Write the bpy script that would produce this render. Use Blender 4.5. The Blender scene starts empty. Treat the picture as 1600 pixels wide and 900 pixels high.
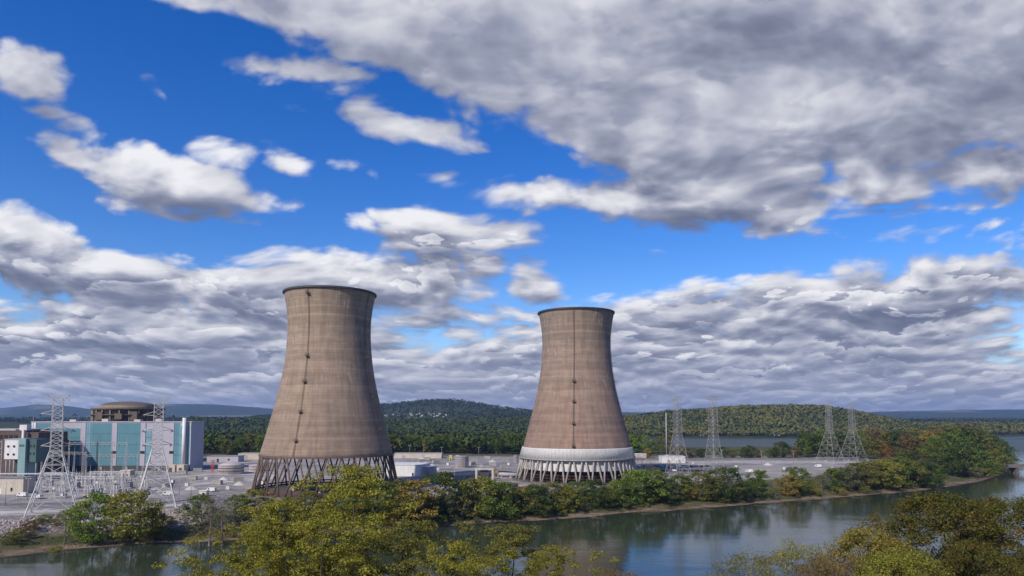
import bpy, bmesh, math, random
import numpy as np
from mathutils import Vector, Matrix

C = bpy.context.scene.collection
SC = bpy.context.scene
PI = math.pi
random.seed(4)

# ------------------------------------------------------------------ camera
F = 1068.0           # focal length in pixels of a 1600 wide frame
CZ = 50.0            # height of the drone over the river
PITCH = math.radians(3.7)
HORIZON = 650.0      # row of the horizon
SHIFT = (HORIZON - 450.0 - F * math.tan(PITCH)) / 1600.0
cd = bpy.data.cameras.new('camera')
cam = bpy.data.objects.new('camera', cd)
C.objects.link(cam)
cam.location = (0, 0, CZ)
cam.rotation_euler = (PI / 2 + PITCH, 0, 0)
cd.sensor_width = 36.0
cd.lens = F / 1600.0 * 36.0
cd.shift_y = SHIFT
cd.clip_start = 1.0
cd.clip_end = 60000.0
SC.camera = cam


def ray(px, py):
    """direction, with y = 1, through a pixel of the photograph"""
    u = (px - 800.0) / F
    v = (450.0 - py) / F + SHIFT * 1600.0 / F
    s, c = math.sin(PITCH), math.cos(PITCH)
    y = c - v * s
    z = s + v * c
    return u / y, z / y


def at(px, py, z=0.0):
    u, w = ray(px, py)
    y = (z - CZ) / w
    return Vector((u * y, y, z))


def atd(px, y):
    return ray(px, 700)[0] * y


def zat(py, y):
    return CZ + ray(800, py)[1] * y


# ------------------------------------------------------------------ exposure
SC.view_settings.view_transform = 'Standard'
SC.view_settings.look = 'None'
SC.view_settings.exposure = 0.0
SC.view_settings.gamma = 1.0
SC.view_settings.use_curve_mapping = False

# ------------------------------------------------------------------ sun and sky
SUN_EL = math.radians(38)
SUN_DIR = Vector((-0.58, -0.81, 0)).normalized()
sd = bpy.data.lights.new('sun', 'SUN')
sd.energy = 4.7
sd.angle = math.radians(0.6)
sd.color = (1.0, 0.90, 0.77)
sun = bpy.data.objects.new('sun', sd)
C.objects.link(sun)
sv = Vector((SUN_DIR.x * math.cos(SUN_EL), SUN_DIR.y * math.cos(SUN_EL), math.sin(SUN_EL)))
sun.rotation_euler = (-sv).to_track_quat('-Z', 'Y').to_euler()
sun.location = (-300, -200, 400)

W = bpy.data.worlds.new('World')
SC.world = W
W.use_nodes = True
WT = W.node_tree
WT.nodes.clear()


class NG:
    """small helper to write node trees as expressions"""
    def __init__(s, tree):
        s.t = tree

    def n(s, typ, **kw):
        nd = s.t.nodes.new(typ)
        for k, v in kw.items():
            setattr(nd, k, v)
        return nd

    def put(s, sock, v):
        if isinstance(v, bpy.types.NodeSocket):
            s.t.links.new(v, sock)
        elif v is not None:
            sock.default_value = v

    def m(s, op, a, b=None, c=None, clamp=False):
        nd = s.n('ShaderNodeMath', operation=op, use_clamp=clamp)
        s.put(nd.inputs[0], a)
        if b is not None:
            s.put(nd.inputs[1], b)
        if c is not None:
            s.put(nd.inputs[2], c)
        return nd.outputs[0]

    def vm(s, op, a, b=None, out=0):
        nd = s.n('ShaderNodeVectorMath', operation=op)
        s.put(nd.inputs[0], a)
        if b is not None:
            if op == 'SCALE':
                s.put(nd.inputs[3], b)
            else:
                s.put(nd.inputs[1], b)
        return nd.outputs[out]

    def comb(s, x, y, z=0.0):
        nd = s.n('ShaderNodeCombineXYZ')
        for i, v in enumerate((x, y, z)):
            s.put(nd.inputs[i], v)
        return nd.outputs[0]

    def sep(s, v):
        nd = s.n('ShaderNodeSeparateXYZ')
        s.put(nd.inputs[0], v)
        return nd.outputs

    def mr(s, v, a, b, c=0.0, d=1.0, smooth=False):
        nd = s.n('ShaderNodeMapRange')
        if smooth:
            nd.interpolation_type = 'SMOOTHSTEP'
        for i, q in enumerate((v, a, b, c, d)):
            s.put(nd.inputs[i], q)
        return nd.outputs[0]

    def noise(s, vec, scale, detail=4.0, rough=0.55, dist=0.0, dim='3D', out=0):
        nd = s.n('ShaderNodeTexNoise', noise_dimensions=dim)
        s.put(nd.inputs['Vector'], vec)
        s.put(nd.inputs['Scale'], scale)
        s.put(nd.inputs['Detail'], detail)
        s.put(nd.inputs['Roughness'], rough)
        s.put(nd.inputs['Distortion'], dist)
        return nd.outputs[out]

    def mix(s, f, a, b, blend='MIX'):
        nd = s.n('ShaderNodeMix', data_type='RGBA', blend_type=blend)
        s.put(nd.inputs[0], f)
        for sock, v in ((nd.inputs[6], a), (nd.inputs[7], b)):
            if isinstance(v, tuple) and len(v) == 3:
                v = (*v, 1)
            s.put(sock, v)
        return nd.outputs[2]


# --- cloud field: one node group, direction (a = x/y, b = z/y) in, density out
def E(cx, cy, rx, ry, rot=0.0, w=1.0):
    return ((cx - 800) / F, (650 - cy) / F, rx / F, ry / F, math.radians(-rot), w)


CLOUDS = [
    # great bank that comes in over the upper right
    E(1350, -10, 800, 190, 0, 1.3), E(820, 50, 330, 120, 14, 1.2), E(1250, 110, 520, 150, 6, 1.4), E(1000, 170, 260, 70, 18, 1.2), E(520, -14, 330, 52, 8, 1.3),
    E(1150, 150, 380, 150, 14, 1.2), E(1450, 120, 400, 120, -8, 1.2), E(960, 200, 210, 55, 20), E(1250, 60, 300, 90, 0, 1.9), E(1000, 60, 260, 70, 0, 1.5), E(640, 50, 150, 60, 8, 1.2),
    E(1350, 295, 330, 48, -6), E(1120, 300, 220, 55, 4), E(860, 300, 200, 40, 2, .95),
    E(1560, 275, 200, 62, 0), E(1150, 350, 100, 22, 0, .6), E(1010, 375, 130, 14, 0, .5),
    E(700, 362, 150, 32, 6, 1.1), E(500, 88, 110, 24, 8, 1.1), E(1040, 378, 150, 16, 0, .95), E(395, 78, 105, 30, 4, 1.0),
    # loose clouds in the blue
    E(20, 108, 92, 50, 28), E(85, 187, 62, 22, 18, 1.2), E(75, 232, 48, 26, 20, 1.25),
    E(270, 285, 190, 44, 17, 1.15), E(230, 133, 28, 12, 35, 1.1), E(350, 233, 40, 18, 10, 1.25),
    E(440, 250, 50, 24, 12, 1.0), E(650, 198, 105, 24, 15, 1.25), E(560, 265, 34, 18, 0, 1.0),
    E(690, 273, 28, 13, 0, 1.15), E(760, 232, 80, 16, 14, 1.0), E(1570, 382, 60, 10, 0, .6),
    # cumulus rank on the left
    E(45, 395, 120, 78, 25, 1.2), E(190, 440, 170, 62, 8, 1.2), E(340, 455, 160, 48, 4, 1.1),
    E(560, 430, 200, 62, 3, 1.15), E(700, 415, 90, 42, 0), E(450, 372, 60, 18, 0, .8),
    E(840, 442, 50, 38, 30, 1.05), E(700, 515, 170, 34, 0, 1.0), E(900, 510, 180, 26, 0, .8),
    # low deck
    E(200, 560, 520, 110, 0, 1.2), E(1350, 490, 400, 80, -2, 1.2), E(1300, 430, 260, 26, -2, .9),
    E(1150, 560, 560, 90, 0, 1.2), E(700, 600, 1500, 58, 0, 1.2), E(1130, 460, 150, 30, -6, .8),
    # beyond the frame, so that the light and the reflections stay plausible
    E(-700, 250, 560, 160, 10), E(2600, 150, 700, 260, -5), E(-500, 560, 700, 110, 0), E(2400, 540, 700, 120, 0),
]

G = bpy.data.node_groups.new('cloud_field', 'ShaderNodeTree')
G.interface.new_socket('Q', in_out='INPUT', socket_type='NodeSocketVector')
G.interface.new_socket('Cover', in_out='OUTPUT', socket_type='NodeSocketFloat')
G.interface.new_socket('Noise', in_out='OUTPUT', socket_type='NodeSocketFloat')
G.interface.new_socket('Low', in_out='OUTPUT', socket_type='NodeSocketFloat')
G.interface.new_socket('Saw', in_out='OUTPUT', socket_type='NodeSocketFloat')
g = NG(G)
gi = g.n('NodeGroupInput')
go = g.n('NodeGroupOutput')
q = gi.outputs[0]
qs = g.sep(q)
bp = g.m('ADD', qs[1], 0.16)
lnb = g.m('LOGARITHM', bp, math.e)
P = g.comb(g.m('MULTIPLY', qs[0], g.m('ADD', 1.5, g.m('DIVIDE', 0.24, bp))), g.m('MULTIPLY', lnb, 1.9), 0.0)
# domain warp so that outlines billow
wv = g.noise(P, 2.0, 1.0, 0.5, dim='2D', out=1)
wv = g.vm('SCALE', g.vm('SUBTRACT', wv, (0.5, 0.5, 0.5)), 0.22)
P2 = g.vm('ADD', P, wv)
N = g.noise(P2, 2.0, 9.0, 0.56, dim='2D')
# puffs
vor = g.n('ShaderNodeTexVoronoi', feature='F1', voronoi_dimensions='2D')
vor.inputs['Scale'].default_value = 6.5
vor.inputs['Detail'].default_value = 2.0
vor.inputs['Roughness'].default_value = 0.5
g.put(vor.inputs['Vector'], P2)
puff = g.m('MULTIPLY', g.m('SUBTRACT', 0.42, vor.outputs['Distance']), 0.30)
N = g.m('ADD', g.m('MULTIPLY', g.m('SUBTRACT', N, 0.5), 1.5), puff)
NL = g.noise(P2, 2.0, 3.2, 0.55, dim='2D')
NL = g.m('MULTIPLY_ADD', g.m('SUBTRACT', NL, 0.5), 1.5, puff)
# coverage
cw = g.noise(P, 1.6, 3.0, 0.5, dim='2D', out=1)
cw = g.vm('SCALE', g.vm('SUBTRACT', cw, (0.5, 0.5, 0.5)), 0.10)
cw = g.vm('MULTIPLY', cw, g.comb(1.0, 0.6, 0.0))
qw = g.vm('ADD', q, cw)
acc = None
for (cx, cy, rx, ry, rot, wt) in CLOUDS:
    d = g.vm('SUBTRACT', qw, (cx, cy, 0))
    c_, s_ = math.cos(rot), math.sin(rot)
    x = g.vm('DOT_PRODUCT', d, (c_ / rx, s_ / rx, 0), out=1)
    y = g.vm('DOT_PRODUCT', d, (-s_ / ry, c_ / ry, 0), out=1)
    l = g.m('SQRT', g.m('MULTIPLY_ADD', x, x, g.m('MULTIPLY', y, y)))
    k = min(1.7, min(rx, ry) / 0.032)
    v = g.m('MULTIPLY_ADD', l, -k, k + (wt - 1.0) * 1.2)
    acc = v if acc is None else g.m('MAXIMUM', acc, v)
acc = g.m('MAXIMUM', g.m('MINIMUM', acc, 1.5), -1.0)
g.t.links.new(acc, go.inputs[0])
g.t.links.new(N, go.inputs[1])
g.t.links.new(NL, go.inputs[2])
# ranks of cumulus one behind the other: bright billowing head, grey flat base
RS = P2
rw = g.noise(RS, 1.3, 7.0, 0.6, dim='2D')
bv = g.n('ShaderNodeTexVoronoi', feature='F1', voronoi_dimensions='2D')
bv.inputs['Scale'].default_value = 6.5
bv.inputs['Detail'].default_value = 3.0
bv.inputs['Roughness'].default_value = 0.55
g.put(bv.inputs['Vector'], RS)
ph = g.m('MULTIPLY_ADD', g.m('DIVIDE', 1.0, bp), -2.3, g.m('MULTIPLY', rw, 3.6))
ph = g.m('MULTIPLY_ADD', bv.outputs['Distance'], 0.85, ph)
fr = g.m('FRACT', ph)
top = g.mr(fr, 0.84, 1.0, 1.0, 0.0, smooth=True)
g.t.links.new(g.m('MULTIPLY', g.m('POWER', fr, 1.3), top), go.inputs[3])

w = NG(WT)
tc = w.n('ShaderNodeTexCoord')
dx, dy, dz = w.sep(tc.outputs['Generated'])
hy = w.m('MAXIMUM', w.m('ABSOLUTE', dy), 0.12)
A = w.m('DIVIDE', dx, hy)
B = w.m('MAXIMUM', w.m('DIVIDE', dz, hy), 0.0)


def field(aa, bb):
    nd = w.n('ShaderNodeGroup')
    nd.node_tree = G
    w.put(nd.inputs[0], w.comb(aa, bb, 0.0))
    return nd.outputs[0], nd.outputs[1], nd.outputs[2], nd.outputs[3]


cov, nz, nl, saw = field(A, B)
bq = w.m('ADD', B, 0.16)
sh = w.m('MULTIPLY', w.m('MULTIPLY', bq, bq), 0.17)
cov2, nz2, nl2, _ = field(w.m('MULTIPLY_ADD', sh, -0.35, A), w.m('ADD', B, sh))
dens = w.m('MULTIPLY_ADD', cov, 0.55, nz)
dens2 = w.m('MULTIPLY_ADD', cov2, 0.55, nz2)
alpha = w.mr(dens, -0.10, 0.24, smooth=True)
# light: brighter where there is less cloud above, darker in the thick middles
lit = w.m('ADD', w.m('SUBTRACT', nl, nl2), w.m('MULTIPLY', w.m('SUBTRACT', cov, cov2), 0.55))
lit = w.m('MULTIPLY_ADD', lit, w.mr(B, 0.28, 0.45, 1.3, 0.62), 0.57)
lit = w.m('MULTIPLY_ADD', w.m('SUBTRACT', nz, nz2), w.mr(B, 0.28, 0.45, 0.85, 0.45), lit)
thick = w.m('MULTIPLY', w.mr(dens, 0.02, 0.95, 0.0, 0.36, smooth=True), w.mr(B, 0.2, 0.45, 0.8, 0.72))
big = w.noise(w.comb(w.m('MULTIPLY', A, w.m('ADD', 1.5, w.m('DIVIDE', 0.24, bq))), w.m('MULTIPLY', w.m('LOGARITHM', bq, math.e), 2.0), 3.0), 1.7, 3.0, 0.5)
lit = w.m('ADD', w.m('SUBTRACT', lit, thick), w.m('MULTIPLY', w.m('SUBTRACT', big, 0.5), w.mr(B, 0.28, 0.45, 0.75, 1.15)))
samp = w.m('MULTIPLY', w.mr(B, 0.22, 0.36, 0.85, 0.10, smooth=True), w.mr(dens, 0.1, 0.5, 0.25, 1.0))
samp = w.m('MULTIPLY', samp, w.mr(w.noise(w.comb(w.m('MULTIPLY', A, 6.0), w.m('MULTIPLY', B, 26.0), 0.0), 1.0, 3.0, 0.6), 0.40, 0.60, 0.15, 1.15))
lit = w.m('MULTIPLY_ADD', w.m('SUBTRACT', saw, 0.42), samp, lit)
lit = w.mr(lit, -0.38, 1.38, 0.0, 1.0)
ramp = w.n('ShaderNodeValToRGB')
ramp.color_ramp.elements[0].position = 0.0
ramp.color_ramp.elements[0].color = (0.15, 0.175, 0.265, 1)
ramp.color_ramp.elements[1].position = 1.0
ramp.color_ramp.elements[1].color = (0.90, 0.90, 0.93, 1)
for pos, col in ((0.24, (0.215, 0.24, 0.335, 1)), (0.42, (0.33, 0.355, 0.46, 1)), (0.60, (0.53, 0.545, 0.63, 1)), (0.78, (0.73, 0.735, 0.79, 1))):
    e = ramp.color_ramp.elements.new(pos)
    e.color = col
w.put(ramp.inputs[0], lit)

SKY_STRENGTH = 0.10
sky = w.n('ShaderNodeTexSky', sky_type='NISHITA')
sky.sun_disc = False
sky.sun_elevation = SUN_EL
sky.sun_rotation = math.atan2(SUN_DIR.x, SUN_DIR.y)
sky.altitude = 150
sky.air_density = 1.0
sky.dust_density = 0.3
sky.ozone_density = 4.0
hs = w.n('ShaderNodeHueSaturation')
hs.inputs['Hue'].default_value = 0.517
hs.inputs['Saturation'].default_value = 1.36
hs.inputs['Value'].default_value = 1.5
w.put(hs.inputs['Color'], sky.outputs[0])
far = w.mr(B, 0.0, 0.13, 0.42, 0.0, smooth=True)
cc = w.mix(far, ramp.outputs[0], (0.50, 0.53, 0.67))
cl = w.vm('SCALE', cc, 1.0 / SKY_STRENGTH)
low = w.mr(B, 0.0, 0.13, 0.85, 0.0, smooth=True)
sk = w.mix(low, hs.outputs[0], tuple(q / SKY_STRENGTH for q in (0.33, 0.46, 0.74)))
col = w.mix(alpha, sk, cl)
bg = w.n('ShaderNodeBackground')
bg.inputs['Strength'].default_value = SKY_STRENGTH
w.put(bg.inputs['Color'], col)
wo = w.n('ShaderNodeOutputWorld')
w.t.links.new(bg.outputs[0], wo.inputs[0])
W.cycles.sampling_method = 'MANUAL'
W.cycles.sample_map_resolution = 512
SC.cycles.use_denoising = True

# ------------------------------------------------------------------ helpers
class MB:
    """collects shapes and links them as ONE mesh object"""
    def __init__(s):
        s.v, s.f, s.sm = [], [], []

    def add(s, vs, fs, smooth=False):
        o = len(s.v)
        s.v.extend([tuple(p) for p in vs])
        s.f.extend([tuple(i + o for i in f) for f in fs])
        s.sm.extend([smooth] * len(fs))
        return s

    def box(s, x0, x1, y0, y1, z0, z1, rz=0.0, pivot=None):
        vs = [(x, y, z) for z in (z0, z1) for (x, y) in ((x0, y0), (x1, y0), (x1, y1), (x0, y1))]
        if rz:
            px, py = pivot or ((x0 + x1) / 2, (y0 + y1) / 2)
            c, n = math.cos(rz), math.sin(rz)
            vs = [(px + (x - px) * c - (y - py) * n, py + (x - px) * n + (y - py) * c, z) for x, y, z in vs]
        return s.add(vs, [(0, 3, 2, 1), (4, 5, 6, 7), (0, 1, 5, 4), (1, 2, 6, 5), (2, 3, 7, 6), (3, 0, 4, 7)])

    def bar(s, a, b, r, r2=None, n=4, cap=True):
        a, b = Vector(a), Vector(b)
        r2 = r if r2 is None else r2
        d = (b - a)
        if d.length < 1e-6:
            return s
        d.normalize()
        up = Vector((0, 0, 1)) if abs(d.z) < 0.95 else Vector((1, 0, 0))
        u = d.cross(up).normalized()
        w_ = d.cross(u)
        vs = []
        for p, rr in ((a, r), (b, r2)):
            for k in range(n):
                t = 2 * PI * (k + 0.5) / n
                vs.append(p + (u * math.cos(t) + w_ * math.sin(t)) * rr)
        fs = [(k, (k + 1) % n, n + (k + 1) % n, n + k) for k in range(n)]
        if cap:
            fs += [tuple(range(n))[::-1], tuple(range(n, 2 * n))]
        return s.add(vs, fs, n > 5)

    def lathe(s, prof, n=48, c=(0, 0, 0), closed=False, smooth=True):
        vs, fs = [], []
        m_ = len(prof)
        for (r, z) in prof:
            for k in range(n):
                t = 2 * PI * k / n
                vs.append((c[0] + r * math.cos(t), c[1] + r * math.sin(t), c[2] + z))
        for i in range(m_ - (0 if closed else 1)):
            j = (i + 1) % m_
            for k in range(n):
                k2 = (k + 1) % n
                fs.append((i * n + k, i * n + k2, j * n + k2, j * n + k))
        return s.add(vs, fs, smooth)

    def build(s, name, mat, parent=None, loc=None):
        me = bpy.data.meshes.new(name)
        me.from_pydata(s.v, [], s.f)
        me.materials.append(mat)
        me.polygons.foreach_set('use_smooth', s.sm)
        me.update()
        o = bpy.data.objects.new(name, me)
        C.objects.link(o)
        if parent is not None:
            o.parent = parent
        if loc is not None:
            o.location = loc
        return o


def quads_object(name, V, nq, mat, parent=None, tri=False):
    """mesh of loose faces from a (n*4,3) array"""
    k = 3 if tri else 4
    me = bpy.data.meshes.new(name)
    me.vertices.add(len(V))
    me.vertices.foreach_set('co', np.ascontiguousarray(V, dtype=np.float32).ravel())
    me.loops.add(nq * k)
    me.loops.foreach_set('vertex_index', np.arange(nq * k, dtype=np.int32))
    me.polygons.add(nq)
    me.polygons.foreach_set('loop_start', np.arange(0, nq * k, k, dtype=np.int32))
    me.materials.append(mat)
    me.update(calc_edges=True)
    if name is None:
        return me
    o = bpy.data.objects.new(name, me)
    C.objects.link(o)
    if parent is not None:
        o.parent = parent
    return o


def tag(o, label=None, cat=None, group=None, kind=None):
    if label:
        if len(label.split()) > 16:
            print('LONG', label)
        o['label'] = label
    if cat:
        o['category'] = cat
    if group:
        o['group'] = group
    if kind:
        o['kind'] = kind
    return o


LONGS = []


def empty(name, loc=(0, 0, 0), rz=0.0, label=None, cat=None, group=None):
    o = bpy.data.objects.new(name, None)
    C.objects.link(o)
    o.location = loc
    o.rotation_euler = (0, 0, rz)
    o.empty_display_size = 0.5
    return tag(o, label, cat, group)


KIDS = {}


def kids(o):
    return [c for c in C.objects if c.parent is o] if o.name not in KIDS else KIDS[o.name]


def copy_tree(o, parent=None, cache={}):
    c = o.copy()
    C.objects.link(c)
    c.parent = parent
    if o.name not in cache:
        cache[o.name] = [k for k in C.objects if k.parent is o]
    for ch in cache[o.name]:
        copy_tree(ch, c)
    return c


# ------------------------------------------------------------------ materials
def mat(name):
    m_ = bpy.data.materials.new(name)
    m_.use_nodes = True
    nt = m_.node_tree
    nt.nodes.clear()
    return m_, NG(nt)


def finish(g_, surf):
    o = g_.n('ShaderNodeOutputMaterial')
    g_.t.links.new(surf, o.inputs[0])


def principled(g_, col, rough=0.8, metal=0.0, spec=0.4, bump=None, bstr=0.3, bdist=0.1):
    p = g_.n('ShaderNodeBsdfPrincipled')
    if isinstance(col, tuple) and len(col) == 3:
        col = (*col, 1)
    g_.put(p.inputs['Base Color'], col)
    g_.put(p.inputs['Roughness'], rough)
    g_.put(p.inputs['Metallic'], metal)
    g_.put(p.inputs['Specular IOR Level'], spec)
    if bump is not None:
        b = g_.n('ShaderNodeBump')
        b.inputs['Strength'].default_value = bstr
        b.inputs['Distance'].default_value = bdist
        g_.put(b.inputs['Height'], bump)
        g_.t.links.new(b.outputs[0], p.inputs['Normal'])
    return p.outputs[0]


def simple(name, col, rough=0.7, metal=0.0, var=0.18, scale=0.6, streak=0.0, spec=0.4):
    """painted or raw surface with blotches and, if asked, run-off streaks"""
    m_, g_ = mat(name)
    tc_ = g_.n('ShaderNodeTexCoord').outputs['Object']
    n1 = g_.noise(tc_, scale, 5, 0.6)
    f = g_.mr(n1, 0.3, 0.7, 1 - var, 1 + var)
    if streak:
        v = g_.vm('MULTIPLY', tc_, (1.6, 1.6, 0.06))
        f = g_.m('MULTIPLY', f, g_.mr(g_.noise(v, 1.2, 5, 0.65), 0.40, 0.75, 1.0, 1 - streak))
    c_ = g_.vm('SCALE', (*col,), f)
    finish(g_, principled(g_, c_, rough, metal, spec))
    return m_


def leaf_mat(name, patch=(0.30, 0.22, 0.03), pamt=0.35, pscale=0.22, trans=0.30):
    m_, g_ = mat(name)
    oi = g_.n('ShaderNodeObjectInfo')
    ge = g_.n('ShaderNodeNewGeometry')
    tc_ = g_.n('ShaderNodeTexCoord').outputs['Object']
    isl = ge.outputs['Random Per Island']
    rnd = oi.outputs['Random']
    off = g_.comb(g_.m('MULTIPLY', rnd, 57.0), g_.m('MULTIPLY', rnd, 31.0), 0.0)
    v = g_.vm('ADD', tc_, off)
    pn = g_.noise(v, pscale, 3, 0.6)
    pm = g_.m('MULTIPLY', g_.mr(pn, 0.48, 0.68), pamt)
    pm = g_.m('MULTIPLY', pm, g_.mr(isl, 0.0, 1.0, 0.4, 1.4))
    c_ = g_.mix(pm, oi.outputs['Color'], patch)
    f = g_.mr(isl, 0.0, 1.0, 0.55, 1.5)
    c_ = g_.vm('SCALE', c_, f)
    d = g_.n('ShaderNodeBsdfDiffuse')
    g_.put(d.inputs[0], c_)
    t = g_.n('ShaderNodeBsdfTranslucent')
    c2 = g_.vm('MULTIPLY', c_, (1.25, 1.15, 0.55))
    g_.put(t.inputs[0], c2)
    mx = g_.n('ShaderNodeMixShader')
    mx.inputs[0].default_value = trans
    g_.t.links.new(d.outputs[0], mx.inputs[1])
    g_.t.links.new(t.outputs[0], mx.inputs[2])
    finish(g_, mx.outputs[0])
    return m_


M = {}
M['leaf'] = leaf_mat('leaves')
M['leaf_orange'] = leaf_mat('turning_leaves', patch=(0.34, 0.12, 0.02), pamt=0.75, pscale=0.3)
M['leaf_rust'] = leaf_mat('rusting_leaves', patch=(0.20, 0.115, 0.03), pamt=0.6, pscale=0.3)
M['bark'] = simple('bark', (0.075, 0.06, 0.05), 0.9, var=0.3, scale=2)
M['twig'] = simple('bare_twigs', (0.15, 0.12, 0.11), 0.9, var=0.3, scale=2)
M['white_steel'] = simple('galvanised_white_steel', (0.50, 0.50, 0.50), 0.5, var=0.15, scale=0.4)
M['grey_steel'] = simple('weathered_grey_steel', (0.30, 0.30, 0.31), 0.6, var=0.2, scale=0.4)
M['dark_steel'] = simple('dark_steel', (0.05, 0.05, 0.055), 0.6, var=0.2)
M['leg_concrete'] = simple('leg_concrete', (0.125, 0.092, 0.075), 0.9, var=0.25, scale=0.3, streak=0.3)
M['leg_pale'] = simple('pale_leg_concrete', (0.36, 0.33, 0.31), 0.9, var=0.25, scale=0.3, streak=0.3)
M['basin'] = simple('basin_concrete', (0.12, 0.10, 0.09), 0.9, var=0.35, scale=0.2)
M['pit'] = simple('dark_fill_packing', (0.028, 0.02, 0.018), 0.95, var=0.4, scale=0.4)
M['white_clad'] = simple('white_cladding', (0.55, 0.55, 0.55), 0.7, var=0.10, scale=0.12, streak=0.28)
M['white_paint'] = simple('white_paint', (0.64, 0.64, 0.64), 0.6, var=0.10, scale=0.3, streak=0.2)
M['lav_panel'] = simple('pale_lavender_panel', (0.38, 0.37, 0.43), 0.6, var=0.06, scale=0.1, streak=0.15)
M['teal_panel'] = simple('teal_panel', (0.09, 0.225, 0.28), 0.55, var=0.07, scale=0.1, streak=0.2)
M['teal_light'] = simple('light_teal_panel', (0.15, 0.30, 0.37), 0.55, var=0.07, scale=0.1, streak=0.15)
M['mint_panel'] = simple('mint_panel', (0.20, 0.32, 0.33), 0.6, var=0.1, scale=0.1, streak=0.2)
M['dark_mint'] = simple('dark_green_panel', (0.055, 0.11, 0.11), 0.6, var=0.2, scale=0.1)
M['black'] = simple('black_opening', (0.012, 0.012, 0.014), 0.7)
M['tan_concrete'] = simple('tan_concrete', (0.24, 0.20, 0.155), 0.9, var=0.15, scale=0.12, streak=0.35)
M['dome_concrete'] = simple('dome_concrete', (0.125, 0.10, 0.08), 0.9, var=0.2, scale=0.12, streak=0.3)
M['cream'] = simple('cream_render', (0.50, 0.45, 0.38), 0.85, var=0.12, scale=0.2, streak=0.25)
M['brown_brick'] = simple('brown_wall', (0.10, 0.07, 0.06), 0.9, var=0.2, scale=0.3)
M['tank_grey'] = simple('tank_grey', (0.36, 0.34, 0.36), 0.6, var=0.12, scale=0.2, streak=0.3)
M['tank_pink'] = simple('tank_pale_paint', (0.46, 0.42, 0.43), 0.6, var=0.12, scale=0.2, streak=0.35)
M['concrete'] = simple('plain_concrete', (0.40, 0.38, 0.37), 0.9, var=0.2, scale=0.2)
M['asphalt'] = simple('worn_asphalt', (0.125, 0.12, 0.115), 0.9, var=0.25, scale=0.08)
M['pale_road'] = simple('pale_concrete_road', (0.46, 0.44, 0.40), 0.9, var=0.12, scale=0.1)
M['rust'] = simple('rust', (0.10, 0.045, 0.03), 0.9, var=0.4, scale=0.8)
M['ladder_rust'] = simple('ladder_rust', (0.12, 0.085, 0.065), 0.9, var=0.3, scale=0.8)
M['red'] = simple('red_paint', (0.40, 0.08, 0.05), 0.6)
M['yellow'] = simple('yellow_paint', (0.55, 0.45, 0.08), 0.6)
M['rock'] = simple('riprap_rock', (0.27, 0.235, 0.23), 0.9, var=0.35, scale=0.5)
M['box_paint'] = simple('chalky_box_paint', (0.36, 0.34, 0.32), 0.7, var=0.25, scale=0.5, streak=0.35)
M['glass'] = simple('dark_glass', (0.02, 0.025, 0.03), 0.15, spec=0.6)
M['tyre'] = simple('tyre_rubber', (0.02, 0.02, 0.02), 0.9)
M['roof_grey'] = simple('grey_roof', (0.22, 0.21, 0.22), 0.9, var=0.2, scale=0.3)

# ------------------------------------------------------------------ land
def P2(px, py, z=0.0):
    p = at(px, py, z)
    return (p.x, p.y)


NEAR_SHORE = [(-500, 905), (-200, 888), (0, 872), (80, 861), (200, 852), (300, 849), (420, 842), (520, 835), (600, 829),
              (700, 822), (780, 817), (850, 813), (920, 808), (1000, 801), (1100, 795), (1200, 787), (1300, 779),
              (1400, 771), (1465, 764), (1530, 752), (1562, 744), (1588, 735)]
TIP = [(1586, 722), (1576, 706), (1560, 697), (1420, 690), (1260, 690), (1252, 703)]
ISLAND = np.array([P2(*p) for p in NEAR_SHORE] + [P2(*p) for p in TIP] + [P2(1000, 705.5), (-100, 985), (-900, 1000), (-900, 260)])


def vnoise(x, y, s, seed=0):
    """cheap value noise"""
    x = np.asarray(x) / s + seed * 13.7
    y = np.asarray(y) / s + seed * 7.3
    xi, yi = np.floor(x), np.floor(y)
    fx, fy = x - xi, y - yi
    fx, fy = fx * fx * (3 - 2 * fx), fy * fy * (3 - 2 * fy)

    def h(a, b):
        r = np.sin(a * 127.1 + b * 311.7 + seed) * 43758.5453
        return r - np.floor(r)
    return (h(xi, yi) * (1 - fx) + h(xi + 1, yi) * fx) * (1 - fy) + (h(xi, yi + 1) * (1 - fx) + h(xi + 1, yi + 1) * fx) * fy


def fbm(x, y, s, o=4, seed=0):
    r, a, t = 0, 1.0, 0
    for i in range(o):
        r = r + a * vnoise(x, y, s, seed + i)
        t += a
        a *= 0.5
        s *= 0.5
    return r / t


def poly_sd(poly, X, Y):
    X, Y = np.asarray(X, float), np.asarray(Y, float)
    d = np.full(X.shape, 1e12)
    ins = np.zeros(X.shape, bool)
    n = len(poly)
    for i in range(n):
        ax, ay = poly[i]
        bx, by = poly[(i + 1) % n]
        ex, ey = bx - ax, by - ay
        t = np.clip(((X - ax) * ex + (Y - ay) * ey) / (ex * ex + ey * ey), 0, 1)
        d = np.minimum(d, (X - ax - t * ex) ** 2 + (Y - ay - t * ey) ** 2)
        c = ((ay > Y) != (by > Y)) & (X < (bx - ax) * (Y - ay) / (by - ay + 1e-12) + ax)
        ins ^= c
    return np.where(ins, 1, -1) * np.sqrt(d)


def sstep(a, b, x):
    t = np.clip((x - a) / (b - a), 0, 1)
    return t * t * (3 - 2 * t)


GZ = 8.0


def hz(rows, depth):
    return [(px, CZ + (HORIZON - r) / F * depth) for px, r in rows]


def prof(px, tab):
    return np.interp(px, [t[0] for t in tab], [t[1] for t in tab])


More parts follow.
